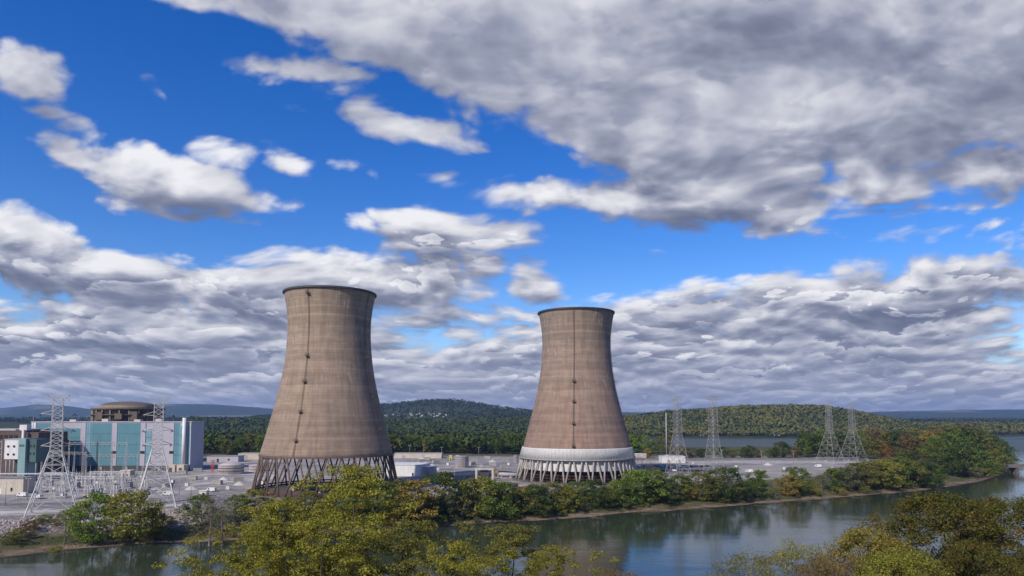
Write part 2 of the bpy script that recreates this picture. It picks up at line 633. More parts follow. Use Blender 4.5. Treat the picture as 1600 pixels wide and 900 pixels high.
HILL_R = hz([(900, 652), (960, 650), (1000, 646), (1040, 640), (1100, 637), (1160, 632), (1215, 631), (1285, 632), (1330, 638), (1380, 650), (1430, 660), (1490, 668), (1520, 670), (1800, 670)], 2050)
HILL_M = hz([(380, 650), (480, 640), (560, 633), (620, 627), (660, 623), (705, 621), (745, 626), (800, 634), (840, 638), (900, 641), (980, 648), (1060, 655)], 4200)
RIDGE_L = hz([(-400, 642), (-150, 640), (0, 637), (60, 631), (100, 632.5), (140, 639), (190, 637), (250, 630.5), (330, 631), (400, 636), (450, 640), (620, 642), (800, 643), (1000, 644),
              (1300, 645), (1370, 643), (1450, 641.5), (1500, 640.5), (1560, 640), (1650, 641), (1900, 643), (2400, 646)], 9500)


def terrain(X, Y, raw=False):
    X, Y = np.asarray(X, float), np.asarray(Y, float)
    sd = poly_sd(ISLAND, X, Y)
    n1 = fbm(X, Y, 14, 3, 1) - 0.5
    sdn = sd + n1 * 7 * sstep(3, 12, sd) + (fbm(X, Y, 24, 3, 31) - 0.5) * 7 - 1.0
    isl = np.interp(sdn, [-60, -12, 0, 7, 13, 30, 45, 60], [-6, -3, 0, 0.7, 2.2, 6.6, GZ, GZ])
    # mainland beyond the river
    yy = np.maximum(Y, 1.0)
    px = 800 + X / yy * F
    shore = 1560 + 60 * (fbm(X, Y, 300, 2, 5) - 0.5) + 260 * sstep(1450, 1700, px)
    dm = Y - shore
    main = np.interp(dm, [-80, 0, 15, 150, 1000, 9000], [-6, 0, 3, 6, 14, 22])
    hr = prof(px, HILL_R) - 22
    hm = prof(px, HILL_M) - 20
    rl = prof(px, RIDGE_L) - 10
    r_ = (fbm(X, Y, 260, 4, 9) - 0.5)
    main = main + np.where(dm > 0, np.clip(hr - 8 + r_ * 16, 0, None) * sstep(1600, 2050, Y) * (1 - sstep(2300, 3000, Y)), 0)
    hmid = np.clip(hm + r_ * 14 - 10, 0, None) * sstep(1750, 4200, Y) ** 1.15 * (1 - sstep(4700, 6500, Y))
    main = np.where(dm > 0, np.maximum(main, main * 0.3 + hmid), main)
    rdg = np.clip(rl + (fbm(X, Y, 900, 4, 3) - 0.5) * 26, 0, None) * sstep(6800, 9500, Y) * (1 - sstep(10500, 14000, Y) * .6)
    main = np.where(dm > 300, np.maximum(main, rdg), main)
    # near bank below the drone
    dn = 185 + 6 * np.sin(X / 37.0) - Y
    near = np.interp(dn, [-40, 0, 8, 75, 185, 400], [-6, 0, 2, 13, 26, 30]) + np.where(dn > 10, n1 * 2, 0)
    h = np.maximum(np.maximum(isl, main), near)
    return (h, sd, px) if raw else h


def tz(x, y):
    return float(terrain(np.array([x]), np.array([y]))[0])


az = np.concatenate([np.arange(-180, -62, 6.0), np.arange(-60, 60.01, 0.2), np.arange(66, 180, 6.0)])
rr = np.concatenate([[0.5, 12, 30], 50 * 1.010 ** np.arange(0, 580)])
rr = rr[rr < 16000]
R_, A_ = np.meshgrid(rr, np.radians(az), indexing='ij')
TX, TY = R_ * np.sin(A_), R_ * np.cos(A_)
H_, SD_, PX_ = terrain(TX, TY, True)
H_ = np.where(TY < 0, np.maximum(H_, 24), H_)
# canopy roughness of the far wooded hills
H_ = H_ + np.where(TY > 4000, (vnoise(TX, TY, 28, 2) * 9), 0)
nr, na = R_.shape
verts = np.stack([TX, TY, H_], -1).reshape(-1, 3)
i0 = np.arange(nr - 1)[:, None] * na
j0 = np.arange(na)[None, :]
j1 = (j0 + 1) % na
quads = np.stack([i0 + j0, i0 + j1, i0 + na + j1, i0 + na + j0], -1).reshape(-1, 4)
me = bpy.data.meshes.new('ground')
me.vertices.add(len(verts))
me.vertices.foreach_set('co', verts.astype(np.float32).ravel())
me.loops.add(quads.size)
me.loops.foreach_set('vertex_index', quads.astype(np.int32).ravel())
me.polygons.add(len(quads))
me.polygons.foreach_set('loop_start', np.arange(0, quads.size, 4, dtype=np.int32))
me.update(calc_edges=True)
me.polygons.foreach_set('use_smooth', [True] * len(quads))

# what the ground is made of: R plant yard, G rock bank, B bare shore
yard = sstep(40, 52, SD_) * (1 - sstep(690, 735, TY)) * (1 - sstep(1310, 1400, PX_ + (TY - 500) * 0.0))
rock = sstep(17, 22, SD_) * (1 - sstep(44, 50, SD_)) * (1 - sstep(-150, -80, TX))
beach = (1 - sstep(5, 9, SD_)) * (TY < 1400)
mainl = (TY > 1200)
field_ = sstep(0.60, 0.66, fbm(TX, TY, 700, 3, 21)) * (TY > 2600)
colr = np.stack([yard, rock, beach * (~mainl), field_], -1).reshape(-1, 4)
ca = me.color_attributes.new('zone', 'FLOAT_COLOR', 'POINT')
ca.data.foreach_set('color', colr.astype(np.float32).ravel())

m_, g_ = mat('land')
at_ = g_.n('ShaderNodeAttribute', attribute_name='zone')
zr, zg, zb = [g_.sep(at_.outputs['Color'])[i] for i in range(3)]
za = at_.outputs['Alpha']
pos = g_.n('ShaderNodeNewGeometry').outputs['Position']
big_ = g_.noise(pos, 0.02, 5, 0.6)
mid_ = g_.noise(pos, 0.12, 5, 0.65)
fin_ = g_.noise(pos, 1.2, 4, 0.65)
veg = g_.mix(g_.mr(mid_, 0.35, 0.65), (0.040, 0.055, 0.020), (0.105, 0.095, 0.045))
veg = g_.mix(g_.mr(fin_, 0.5, 0.75, 0, 0.5), veg, (0.13, 0.11, 0.06))
farv = g_.mix(g_.mr(g_.noise(pos, 0.012, 6, 0.7), 0.35, 0.65), (0.016, 0.030, 0.014), (0.050, 0.060, 0.022))
farv = g_.mix(g_.m('MULTIPLY', za, 0.8), farv, (0.16, 0.17, 0.08))
fy = g_.mr(g_.sep(pos)[1], 1300, 1500)
base = g_.mix(fy, veg, farv)
yc = g_.mix(g_.mr(big_, 0.35, 0.62), (0.36, 0.34, 0.32), (0.20, 0.19, 0.185))
yc = g_.mix(g_.mr(mid_, 0.52, 0.62, 0, 0.65), yc, (0.47, 0.45, 0.42))
yc = g_.mix(g_.mr(g_.noise(g_.vm('MULTIPLY', pos, (0.5, 2.0, 1.0)), 0.035, 4, 0.6), 0.56, 0.62, 0, 0.7), yc, (0.12, 0.12, 0.12))
yc = g_.mix(g_.mr(g_.noise(g_.vm('MULTIPLY', pos, (1.0, 2.5, 1.0)), 0.11, 5, 0.7), 0.54, 0.60, 0, 0.55), yc, (0.10, 0.09, 0.08))
yc = g_.vm('SCALE', yc, g_.mr(fin_, 0.3, 0.7, 0.85, 1.15))
base = g_.mix(zr, base, yc)
rc = g_.mix(g_.mr(fin_, 0.4, 0.6), (0.20, 0.16, 0.14), (0.36, 0.32, 0.30))
rc = g_.mix(g_.mr(mid_, 0.52, 0.62, 0, 0.8), rc, (0.10, 0.07, 0.045))
base = g_.mix(zg, base, rc)
bc = g_.mix(g_.mr(mid_, 0.4, 0.6), (0.115, 0.08, 0.055), (0.22, 0.165, 0.12))
bc = g_.vm('SCALE', bc, g_.mr(fin_, 0.3, 0.7, 0.6, 1.25))
base = g_.mix(zb, base, bc)
finish(g_, principled(g_, base, 0.95, 0, 0.15, bump=fin_, bstr=0.5, bdist=0.3))
me.materials.append(m_)
ground = bpy.data.objects.new('ground', me)
C.objects.link(ground)
tag(ground, kind='structure')

# ------------------------------------------------------------------ river
m_, g_ = mat('river_water')
pos = g_.n('ShaderNodeNewGeometry').outputs['Position']
n1 = g_.noise(g_.vm('MULTIPLY', pos, (0.35, 0.9, 1)), 0.9, 4, 0.6)
n2 = g_.noise(g_.vm('MULTIPLY', pos, (0.35, 1.0, 1)), 0.09, 3, 0.55)
calm = g_.mr(g_.noise(g_.vm('MULTIPLY', pos, (0.6, 1.0, 1)), 0.012, 3, 0.6), 0.38, 0.62, 0.35, 1.0)
hgt = g_.m('MULTIPLY', g_.m('ADD', g_.m('MULTIPLY', n1, 0.045), g_.m('MULTIPLY', n2, 0.22)), calm)
b_ = g_.n('ShaderNodeBump')
b_.inputs['Strength'].default_value = 0.7
b_.inputs['Distance'].default_value = 1.0
g_.put(b_.inputs['Height'], hgt)
p_ = g_.n('ShaderNodeBsdfPrincipled')
p_.inputs['Base Color'].default_value = (0.028, 0.040, 0.024, 1)
g_.put(p_.inputs['Roughness'], g_.mr(g_.sep(pos)[1], 700, 1000, 0.09, 0.42))
p_.inputs['IOR'].default_value = 1.33
g_.t.links.new(b_.outputs[0], p_.inputs['Normal'])
finish(g_, p_.outputs[0])
wm = MB()
xs = [-12000, 12000]
for i in range(40):
    for j in range(25):
        x0_, y0_ = -8000 + i * 400, 100 + j * 100
        wm.add([(x0_, y0_, 0), (x0_ + 400, y0_, 0), (x0_ + 400, y0_ + 100, 0), (x0_, y0_ + 100, 0)], [(0, 1, 2, 3)])
water = wm.build('river_water', m_)
tag(water, kind='structure')

# ------------------------------------------------------------------ cooling towers
def shell_mat(name, c_lo, c_hi, pale=0.4):
    m_, g_ = mat(name)
    tc_ = g_.n('ShaderNodeTexCoord').outputs['Object']
    x, y, z = g_.sep(tc_)[0:3]
    ang = g_.m('ARCTAN2', y, x)
    # poured rings
    ring = g_.m('FRACT', g_.m('DIVIDE', z, 1.55))
    line = g_.mr(g_.m('ABSOLUTE', g_.m('SUBTRACT', ring, 0.5)), 0.40, 0.5)
    rid = g_.m('FLOOR', g_.m('DIVIDE', z, 1.55))
    wn = g_.n('ShaderNodeTexWhiteNoise', noise_dimensions='1D')
    g_.put(wn.inputs['W'], rid)
    rn = wn.outputs['Value']
    wide = g_.noise(g_.comb(0.0, 0.0, z), 0.09, 4, 0.7)
    ca_, sa_ = g_.m('COSINE', ang), g_.m('SINE', ang)
    sv_ = g_.comb(g_.m('MULTIPLY', ca_, 30.0), g_.m('MULTIPLY', sa_, 30.0), g_.m('MULTIPLY', z, 0.16))
    streak = g_.noise(sv_, 0.45, 6, 0.7)
    streak2 = g_.noise(g_.vm('ADD', sv_, (40, 3, 5)), 0.9, 5, 0.6)
    blot = g_.noise(g_.vm('MULTIPLY', tc_, (1, 1, 0.6)), 0.045, 5, 0.6)
    zf = g_.mr(z, 20, 112)
    c_ = g_.mix(g_.m('ADD', g_.m('MULTIPLY', zf, 0.75), g_.m('MULTIPLY', g_.m('SUBTRACT', wide, 0.5), 1.3)), c_lo, c_hi)
    c_ = g_.mix(g_.mr(blot, 0.4, 0.68, 0, 0.5), c_, (0.235, 0.190, 0.155))
    f = g_.m('MULTIPLY_ADD', rn, 0.17, 0.915)
    f = g_.m('MULTIPLY', f, g_.mr(g_.noise(g_.vm('MULTIPLY', tc_, (1, 1, 5.0)), 0.06, 5, 0.7), .35, .65, 1.12, .84))
    f = g_.m('MULTIPLY', f, g_.m('MULTIPLY_ADD', line, -0.14, 1.0))
    f = g_.m('MULTIPLY', f, g_.mr(wide, 0.35, 0.65, 1.16, 0.80))
    f = g_.m('MULTIPLY', f, g_.mr(streak, 0.42, 0.76, 1.06, 0.66))
    c_ = g_.vm('SCALE', c_, f)
    # pale lime runs, densest below the rim
    pm = g_.m('MULTIPLY', g_.mr(streak2, 0.58, 0.68), g_.mr(g_.noise(g_.vm('MULTIPLY', tc_, (1, 1, 1.6)), 0.07, 3, 0.6), 0.52, 0.66))
    pm = g_.m('MULTIPLY', pm, g_.mr(z, 45, 95, 0.35, 1.0))
    c_ = g_.mix(g_.m('MULTIPLY', pm, pale * 2.0), c_, (0.52, 0.47, 0.42))
    # one long damp stain low down
    finish(g_, principled(g_, c_, 0.92, 0, 0.2, bump=g_.m('MULTIPLY_ADD', line, -1.0, blot), bstr=0.5, bdist=0.12))
    return m_


# radius against height above the yard, measured from the photograph
PROFILE = [(20.0, 36.6), (26, 34.9), (32, 33.2), (36, 32.2), (44, 30.0), (53, 27.8), (62, 25.9), (70, 24.5), (78, 23.6), (86, 23.05), (93, 22.95), (100, 23.4), (106, 24.3), (110, 25.1), (112, 25.6)]


def rad(z):
    zs = [p[0] for p in PROFILE]
    # smooth through the table with a small window
    return float(np.mean([np.interp(z + d, zs, [p[1] for p in PROFILE]) for d in (-3, -1.5, 0, 1.5, 3)])) if z < 109 else float(np.interp(z, zs, [p[1] for p in PROFILE]))


def cooling_tower(px, depth, label, shell_m, leg_m, clad, spin, strips):
    cx = atd(px, depth)
    # the pitch of the camera leans uprights: aim at the middle of the tower
    u, _ = ray(px, 560)
    cx = u * depth
    T = empty('cooling_tower', (cx, depth, GZ), 0, label, 'cooling tower')
    zs = list(np.linspace(20.4, 112, 58))
    pr = [(rad(z), z) for z in zs]
    inner = [(r - (0.9 if z < 30 else 0.4), z) for r, z in pr][::-1]
    MB().lathe(pr + inner, 128, closed=True).build('shell', shell_m, T)
    rt = rad(112)
    MB().lathe([(rt + .55, 111.2), (rt + .55, 112.15), (rt - .6, 112.15), (rt - .6, 111.2)], 128, closed=True, smooth=False).build('rim', M['dark_steel'], T)
    r0 = rad(20.4)
    MB().lathe([(r0 + .5, 20.0), (r0 + .4, 21.0), (r0 - 1.2, 21.0), (r0 - 1.2, 20.0)], 128, closed=True, smooth=False).build('lintel_ring', leg_m, T)
    rb = 41.2 if clad else 40.0
    basin = MB()
    basin.lathe([(rb + 2.6, -0.5), (rb + 2.6, 1.1), (rb + 1.9, 1.1), (rb + 1.9, -0.5)], 96, closed=True, smooth=False)
    basin.lathe([(0.05, 0.25), (rb + 2.0, 0.25)], 96)
    basin.build('basin', M['basin'], T)
    n = 32
    for k in range(n):
        t0 = 2 * PI * (k + spin) / n
        top = Vector((math.cos(t0) * (r0 - .3), math.sin(t0) * (r0 - .3), 20.1))
        for sgn in (-1, 1):
            t1 = t0 + sgn * PI / n * (1.55 if not clad else 0.90)
            bot = Vector((math.cos(t1) * rb, math.sin(t1) * rb, 0.2))
            MB().bar(top, bot, .5 if clad else .42, .6 if clad else .5, n=8).build('leg', leg_m, T)
    if clad:
        # sheeting wrapped over the lintel and the upper legs of the right tower
        rs = rad(22)
        MB().lathe([(rs + .8, 21.6), (rs + 1.0, 21.0), (38.5, 15.0), (38.1, 15.0), (rs + .4, 21.0), (rs + .4, 21.6)], 128, closed=True).build('cladding_band', M['white_clad'], T)
        sm_ = MB()
        for k in range(96):
            a = 2 * PI * k / 96
            sm_.bar((math.cos(a) * (rs + 1.05), math.sin(a) * (rs + 1.05), 21.0), (math.cos(a) * 38.57, math.sin(a) * 38.57, 15.1), .07)
        sm_.build('seam_rib', M['grey_steel'], T)['kind'] = 'stuff'
        MB().lathe([(38.95, 14.3), (38.95, 15.05), (38.0, 15.05), (38.0, 14.3)], 128, closed=True, smooth=False).build('girder_ring', M['grey_steel'], T)
        MB().lathe([(36.0, 15), (37.2, 7.6), (37.0, 7.6), (35.8, 15)], 32, closed=True, smooth=False).build('inner_screen', M['white_clad'], T)
        MB().lathe([(33.0, 13.2), (35.0, 0.3)], 96).build('fill_packing', M['pit'], T)
        for zz in (2.6, 4.6, 6.6):
            MB().lathe([(35.9, zz), (35.9, zz + .3), (35.4, zz + .3), (35.4, zz)], 64, closed=True, smooth=False).build('rail_ring', M['rust'], T)
    else:
        for i in range(16):
            a = random.random() * 2 * PI
            r = random.uniform(6, 36)
            MB().box(r * math.cos(a) - 2, r * math.cos(a) + 2, r * math.sin(a) - 1.5, r * math.sin(a) + 1.5, .26, random.uniform(1.0, 3.6), random.random() * 3).build('basin_block', M['leg_pale'], T)
        for zz in (0.9, 2.2):
            MB().lathe([(39.6, zz), (39.6, zz + .7), (38.9, zz + .7), (38.9, zz)], 64, closed=True, smooth=False).build('rail_ring', M['rust'], T)
    # ladder strips with their platforms and lamps
    for (a_deg, stops, lo) in strips:
        a = math.radians(a_deg)
        L = MB()
        zz = list(np.linspace(lo, 111, 40))
        for i in range(len(zz) - 1):
            for da in (-0.008, 0.008):
                p = [Vector((math.cos(a + da) * (rad(z) + .45), math.sin(a + da) * (rad(z) + .45), z)) for z in zz[i:i + 2]]
                L.bar(p[0], p[1], .08, n=4)
            for q in range(3):
                z = zz[i] + (zz[i + 1] - zz[i]) * q / 3
                p = [Vector((math.cos(a + d) * (rad(z) + .45), math.sin(a + d) * (rad(z) + .45), z)) for d in (-.008, .008)]
                L.bar(p[0], p[1], .06, n=4)
        lad = L.build('ladder', M['ladder_rust'], T)
        for z in stops:
            r = rad(z) + .9
            c_ = (math.cos(a) * r, math.sin(a) * r)
            pl = MB()
            pl.box(c_[0] - .95, c_[0] + .95, c_[1] - .8, c_[1] + .8, z, z + .2, a + PI / 2)
            for sx in (-1, 1):
                for sy in (-1, 1):
                    pl.bar((c_[0] + sx * .85, c_[1] + sy * .7, z + .2), (c_[0] + sx * .85, c_[1] + sy * .7, z + 1.5), .06)
            for hh in (.9, 1.5):
                for sy in (-1, 1):
                    pl.bar((c_[0] - .85, c_[1] + sy * .7, z + hh), (c_[0] + .85, c_[1] + sy * .7, z + hh), .06)
                for sx in (-1, 1):
                    pl.bar((c_[0] + sx * .85, c_[1] - .85, z + hh), (c_[0] + sx * .85, c_[1] + .85, z + hh), .06)
            pl.build('platform', M['ladder_rust'], lad)
    return T


SH_L = shell_mat('weathered_concrete_shell_left', (0.270, 0.197, 0.150), (0.350, 0.282, 0.213))
SH_R = shell_mat('weathered_concrete_shell_right', (0.270, 0.178, 0.140), (0.290, 0.240, 0.190), pale=0.42)
tower_l = cooling_tower(514.5, 389, 'larger cooling tower with bare brown concrete down to its open crossed legs', SH_L, M['leg_concrete'], False, 0.3,
                        [(-82 - 21, (29, 44, 60, 74, 108), 21), (-82 + 62, (34, 52, 74), 26)])
tower_r = cooling_tower(900.5, 462, 'smaller looking cooling tower with a white sheeted band above its legs', SH_R, M['leg_pale'], True, 0.1,
                        [(-96 - 3, (23, 37, 51, 64), 22), (-96 + 80, (34, 50, 64), 26)])

# ------------------------------------------------------------------ roads and yard surfaces
def sheet(name, pts, z, m, kind='structure'):
    mb = MB()
    mb.add([(p[0], p[1], z) for p in pts], [tuple(range(len(pts)))])
    o = mb.build(name, m)
    tag(o, kind=kind)
    return o


def ribbon(name, pix, w, z, m, gz=GZ):
    """a strip of road along points of the photograph, w metres wide"""
    c = [at(px, py, gz) for px, py in pix]
    mb = MB()
    vs = []
    for i, p in enumerate(c):
        d = (c[min(i + 1, len(c) - 1)] - c[max(i - 1, 0)]).normalized()
        n = Vector((-d.y, d.x, 0))
        vs += [(p.x + n.x * w / 2, p.y + n.y * w / 2, z), (p.x - n.x * w / 2, p.y - n.y * w / 2, z)]
    fs = [(2 * i, 2 * i + 1, 2 * i + 3, 2 * i + 2) for i in range(len(c) - 1)]
    mb.add(vs, fs)
    o = mb.build(name, m)
    tag(o, kind='structure')
    return o


ribbon('bank_road', [(-120, 800), (0, 801), (120, 798), (200, 795), (300, 787), (400, 776), (520, 772), (640, 768)], 9, GZ + .04, M['pale_road'])
ribbon('service_lane', [(-120, 788), (0, 789), (130, 786), (240, 783)], 9, GZ + .035, M['asphalt'])
ribbon('yard_road', [(300, 757), (420, 748), (430, 742), (330, 741), (200, 752)], 7, GZ + .03, M['pale_road'])
ribbon('causeway_road', [(980, 722), (1100, 722), (1230, 722), (1345, 722)], 12, GZ + .035, M['pale_road'])
sheet('car_park', [P2(990, 740, GZ), P2(1100, 741, GZ), P2(1150, 727, GZ), P2(985, 727, GZ)], GZ + .03, M['asphalt'])
sheet('paved_yard', [P2(1140, 748, GZ), P2(1330, 742, GZ), P2(1345, 728, GZ), P2(1160, 727, GZ)], GZ + .032, simple('patchy_yard', (0.27, 0.25, 0.225), 0.95, var=0.3, scale=0.04))

lev = MB()
for (xa, xb, yy_) in ((P2(985, 718.5, GZ)[0], P2(1345, 718.5, GZ)[0], P2(1100, 718.5, GZ)[1]),):
    lev.box(xa, xb, yy_, yy_ + 2.2, GZ - 1, GZ + 1.7)
tag(lev.build('flood_wall', M['asphalt']), 'long low dark flood wall behind the empty paved yard right of the towers', 'wall')


# ------------------------------------------------------------------ turbine hall
def facade_building():
    D = 528.0
    x0, x1 = atd(48, D), atd(298, D)
    zt = zat(660, D) - GZ
    T = empty('turbine_hall', (0, D, GZ), 0, 'huge windowless hall with teal panels and pale vertical strips at the left of the towers', 'hall')
    X = lambda px: atd(px, D)
    MB().box(x0, x1, 0, 22, 0, zt).build('wall', M['lav_panel'], T)
    MB().box(x0 - .4, x1 + .4, -.4, 22.4, zt, zt + .7).build('parapet', M['lav_panel'], T)
    for a, b, za, zb, mm in ((55, 80, 4, zt - .6, 'teal_panel'), (96, 125, 4, zt - 4.6, 'teal_panel'), (80, 96, 4, zt - 4.6, 'teal_panel'),
                             (134, 141, 4, zt - .6, 'teal_light'), (142, 174, 4, zt - .6, 'teal_panel'), (183, 219, 4, zt - .6, 'teal_panel'),
                             (228, 236, 6, zt - 5, 'teal_light'), (272, 280, 4, zt - .6, 'teal_panel'), (280, 288, 4, zt - 2.5, 'teal_light'), (293, 297, 4, zt - 2.5, 'teal_panel')):
        cp_ = MB().box(X(a), X(b), -.25, -.01, za, zb)
        for q in range(1, int((X(b) - X(a)) / 1.5)):
            cp_.box(X(a) + q * 1.5 - .07, X(a) + q * 1.5 + .07, -.31, -.252, za, zb)
        cp_.build('cladding_panel', M[mm], T)
        for q in (1, 2, 3):
            zq = za + (zb - za) * q / 4
            MB().box(X(a) + .05, X(b) - .05, -.33, -.312, zq - .12, zq + .12).build('panel_joint', M['dark_mint'], T)
    MB().box(X(48.3), X(55), -.5, 0, 8, zt - .1).build('corner_strip', M['white_paint'], T)
    for a, b in ((125.5, 133.5), (174.5, 182.5), (219.5, 227), (265, 271.5)):
        MB().box(X(a), X(b), -.55, 0, 0, zt - .3).build('strip', M['lav_panel'], T)
        for q in (0.28, 0.72):
            xc = X(a) + (X(b) - X(a)) * q
            v = MB().box(xc - .75, xc + .75, -.8, -.54, 13.2, 15.2)
            v.build('vent', M['black'], T)
    MB().box(X(297), X(297.8), -.45, -.01, 2, zt - 1).build('downpipe', M['white_paint'], T)
    # the white flue that stands on the face
    MB().lathe([(1.35, 4), (1.35, zt + 3.6), (1.0, zt + 3.6), (1.0, 4)], 20, c=(X(289), -2.2, 0), closed=True).build('flue', M['white_paint'], T)
    MB().lathe([(.8, zt - 1), (.8, zt + 2.2), (.6, zt + 2.2)], 14, c=(X(285), 1.0, 0)).build('flue', M['lav_panel'], T)
    base = MB()
    base.box(x0, x1, -1.0, -.56, 0, 4.0)
    base.build('plinth', M['dark_steel'], T)
    for a, b in ((270, 283), (286, 297)):
        an = MB().box(X(a), X(b), -9, -1.02, 0, 5.2).build('annex', M['cream'], T)
        MB().box((X(a) + X(b)) / 2 - 1.2, (X(a) + X(b)) / 2 + 1.2, -9.1, -8.9, 0, 3).build('door', M['brown_brick'], an)
    for i, px in enumerate((104, 155, 206, 240)):
        rv = MB().box(X(px) - 2.4, X(px) + 2.4, 6, 10, zt + .7, zt + 2.2 + (i % 2) * .5)
        rv.build('roof_vent', M['cream'], T)
    for px in (70, 118, 160, 200, 250, 284):
        MB().box(X(px) - .8, X(px) + .8, -1.25, -1.0, 0.1, 3.0).build('door', M['grey_steel'], T)
    return T


facade_building()


def containment():
    D = 610.0
    cx = atd(199, D)
    T = empty('containment_building', (cx, D, GZ), 0, 'brown round reactor building with a low dome rising behind the teal hall', 'reactor building')
    z = lambda py: zat(py, D - 20) - GZ
    R = 27.5
    MB().lathe([(R, 0), (R, z(640.5)), (R + 1.6, z(640)), (R + 1.6, z(637.2)), (R - 1, z(637.2))], 72).build('wall', M['dome_concrete'], T)
    MB().lathe([(R - 4, z(637.2)), (R - 4, z(633.5)), (R - 4.6, z(633.5))], 72).build('parapet_ring', M['tan_concrete'], T)
    dome = [((R - 5.2) * math.cos(t), z(634) + (z(626.5) - z(634)) * math.sin(t)) for t in np.linspace(0, PI / 2 - .02, 12)]
    MB().lathe(dome, 72).build('dome', M['dome_concrete'], T)
    for k in range(24):
        a = 2 * PI * k / 24
        if math.sin(a) > .4:
            continue
        b_ = MB()
        b_.bar((math.cos(a) * (R + .5), math.sin(a) * (R + .5), z(659)), (math.cos(a) * (R + .5), math.sin(a) * (R + .5), z(640.6)), .7, n=4)
        b_.build('buttress', M['tan_concrete'], T)
    for a_, za_, zb_ in ((-1.9, 656, 644), (-1.3, 655, 646), (-.9, 657, 643)):
        MB().box(math.cos(a_) * (R + 1) - 3, math.cos(a_) * (R + 1) + 3, math.sin(a_) * (R + 1) - 2, math.sin(a_) * (R + 1) + .6, z(za_), z(zb_)).build('plant_room', M['dome_concrete'], T)
    MB().lathe([(R + 2.2, z(648.6)), (R + 2.2, z(647.4)), (R + .2, z(647.4))], 72).build('walkway_ring', M['dark_steel'], T)
    # the square block at its left shoulder
    D2 = 590
    B = empty('fuel_building', (0, D2, GZ), 0, 'tan concrete block with pilasters against the left side of the domed building', 'building')
    X = lambda px: atd(px, D2)
    zz = lambda py: zat(py, D2) - GZ
    MB().box(X(146), X(186), 0, 16, 0, zz(637.5)).build('wall', M['tan_concrete'], B)
    MB().box(X(145.3), X(186.6), -.6, 16.4, zz(642), zz(640.6)).build('cornice', M['dark_steel'], B)
    for px in (148, 155, 165, 176, 184):
        MB().box(X(px) - .9, X(px) + .9, -.9, 0, 20, zz(642.4)).build('pilaster', M['cream'], B)
    for px in (151.5, 160, 170, 180):
        MB().box(X(px) - 1.3, X(px) + 1.3, -.15, .02, zz(655), zz(647)).build('recess', M['black'], B)


containment()


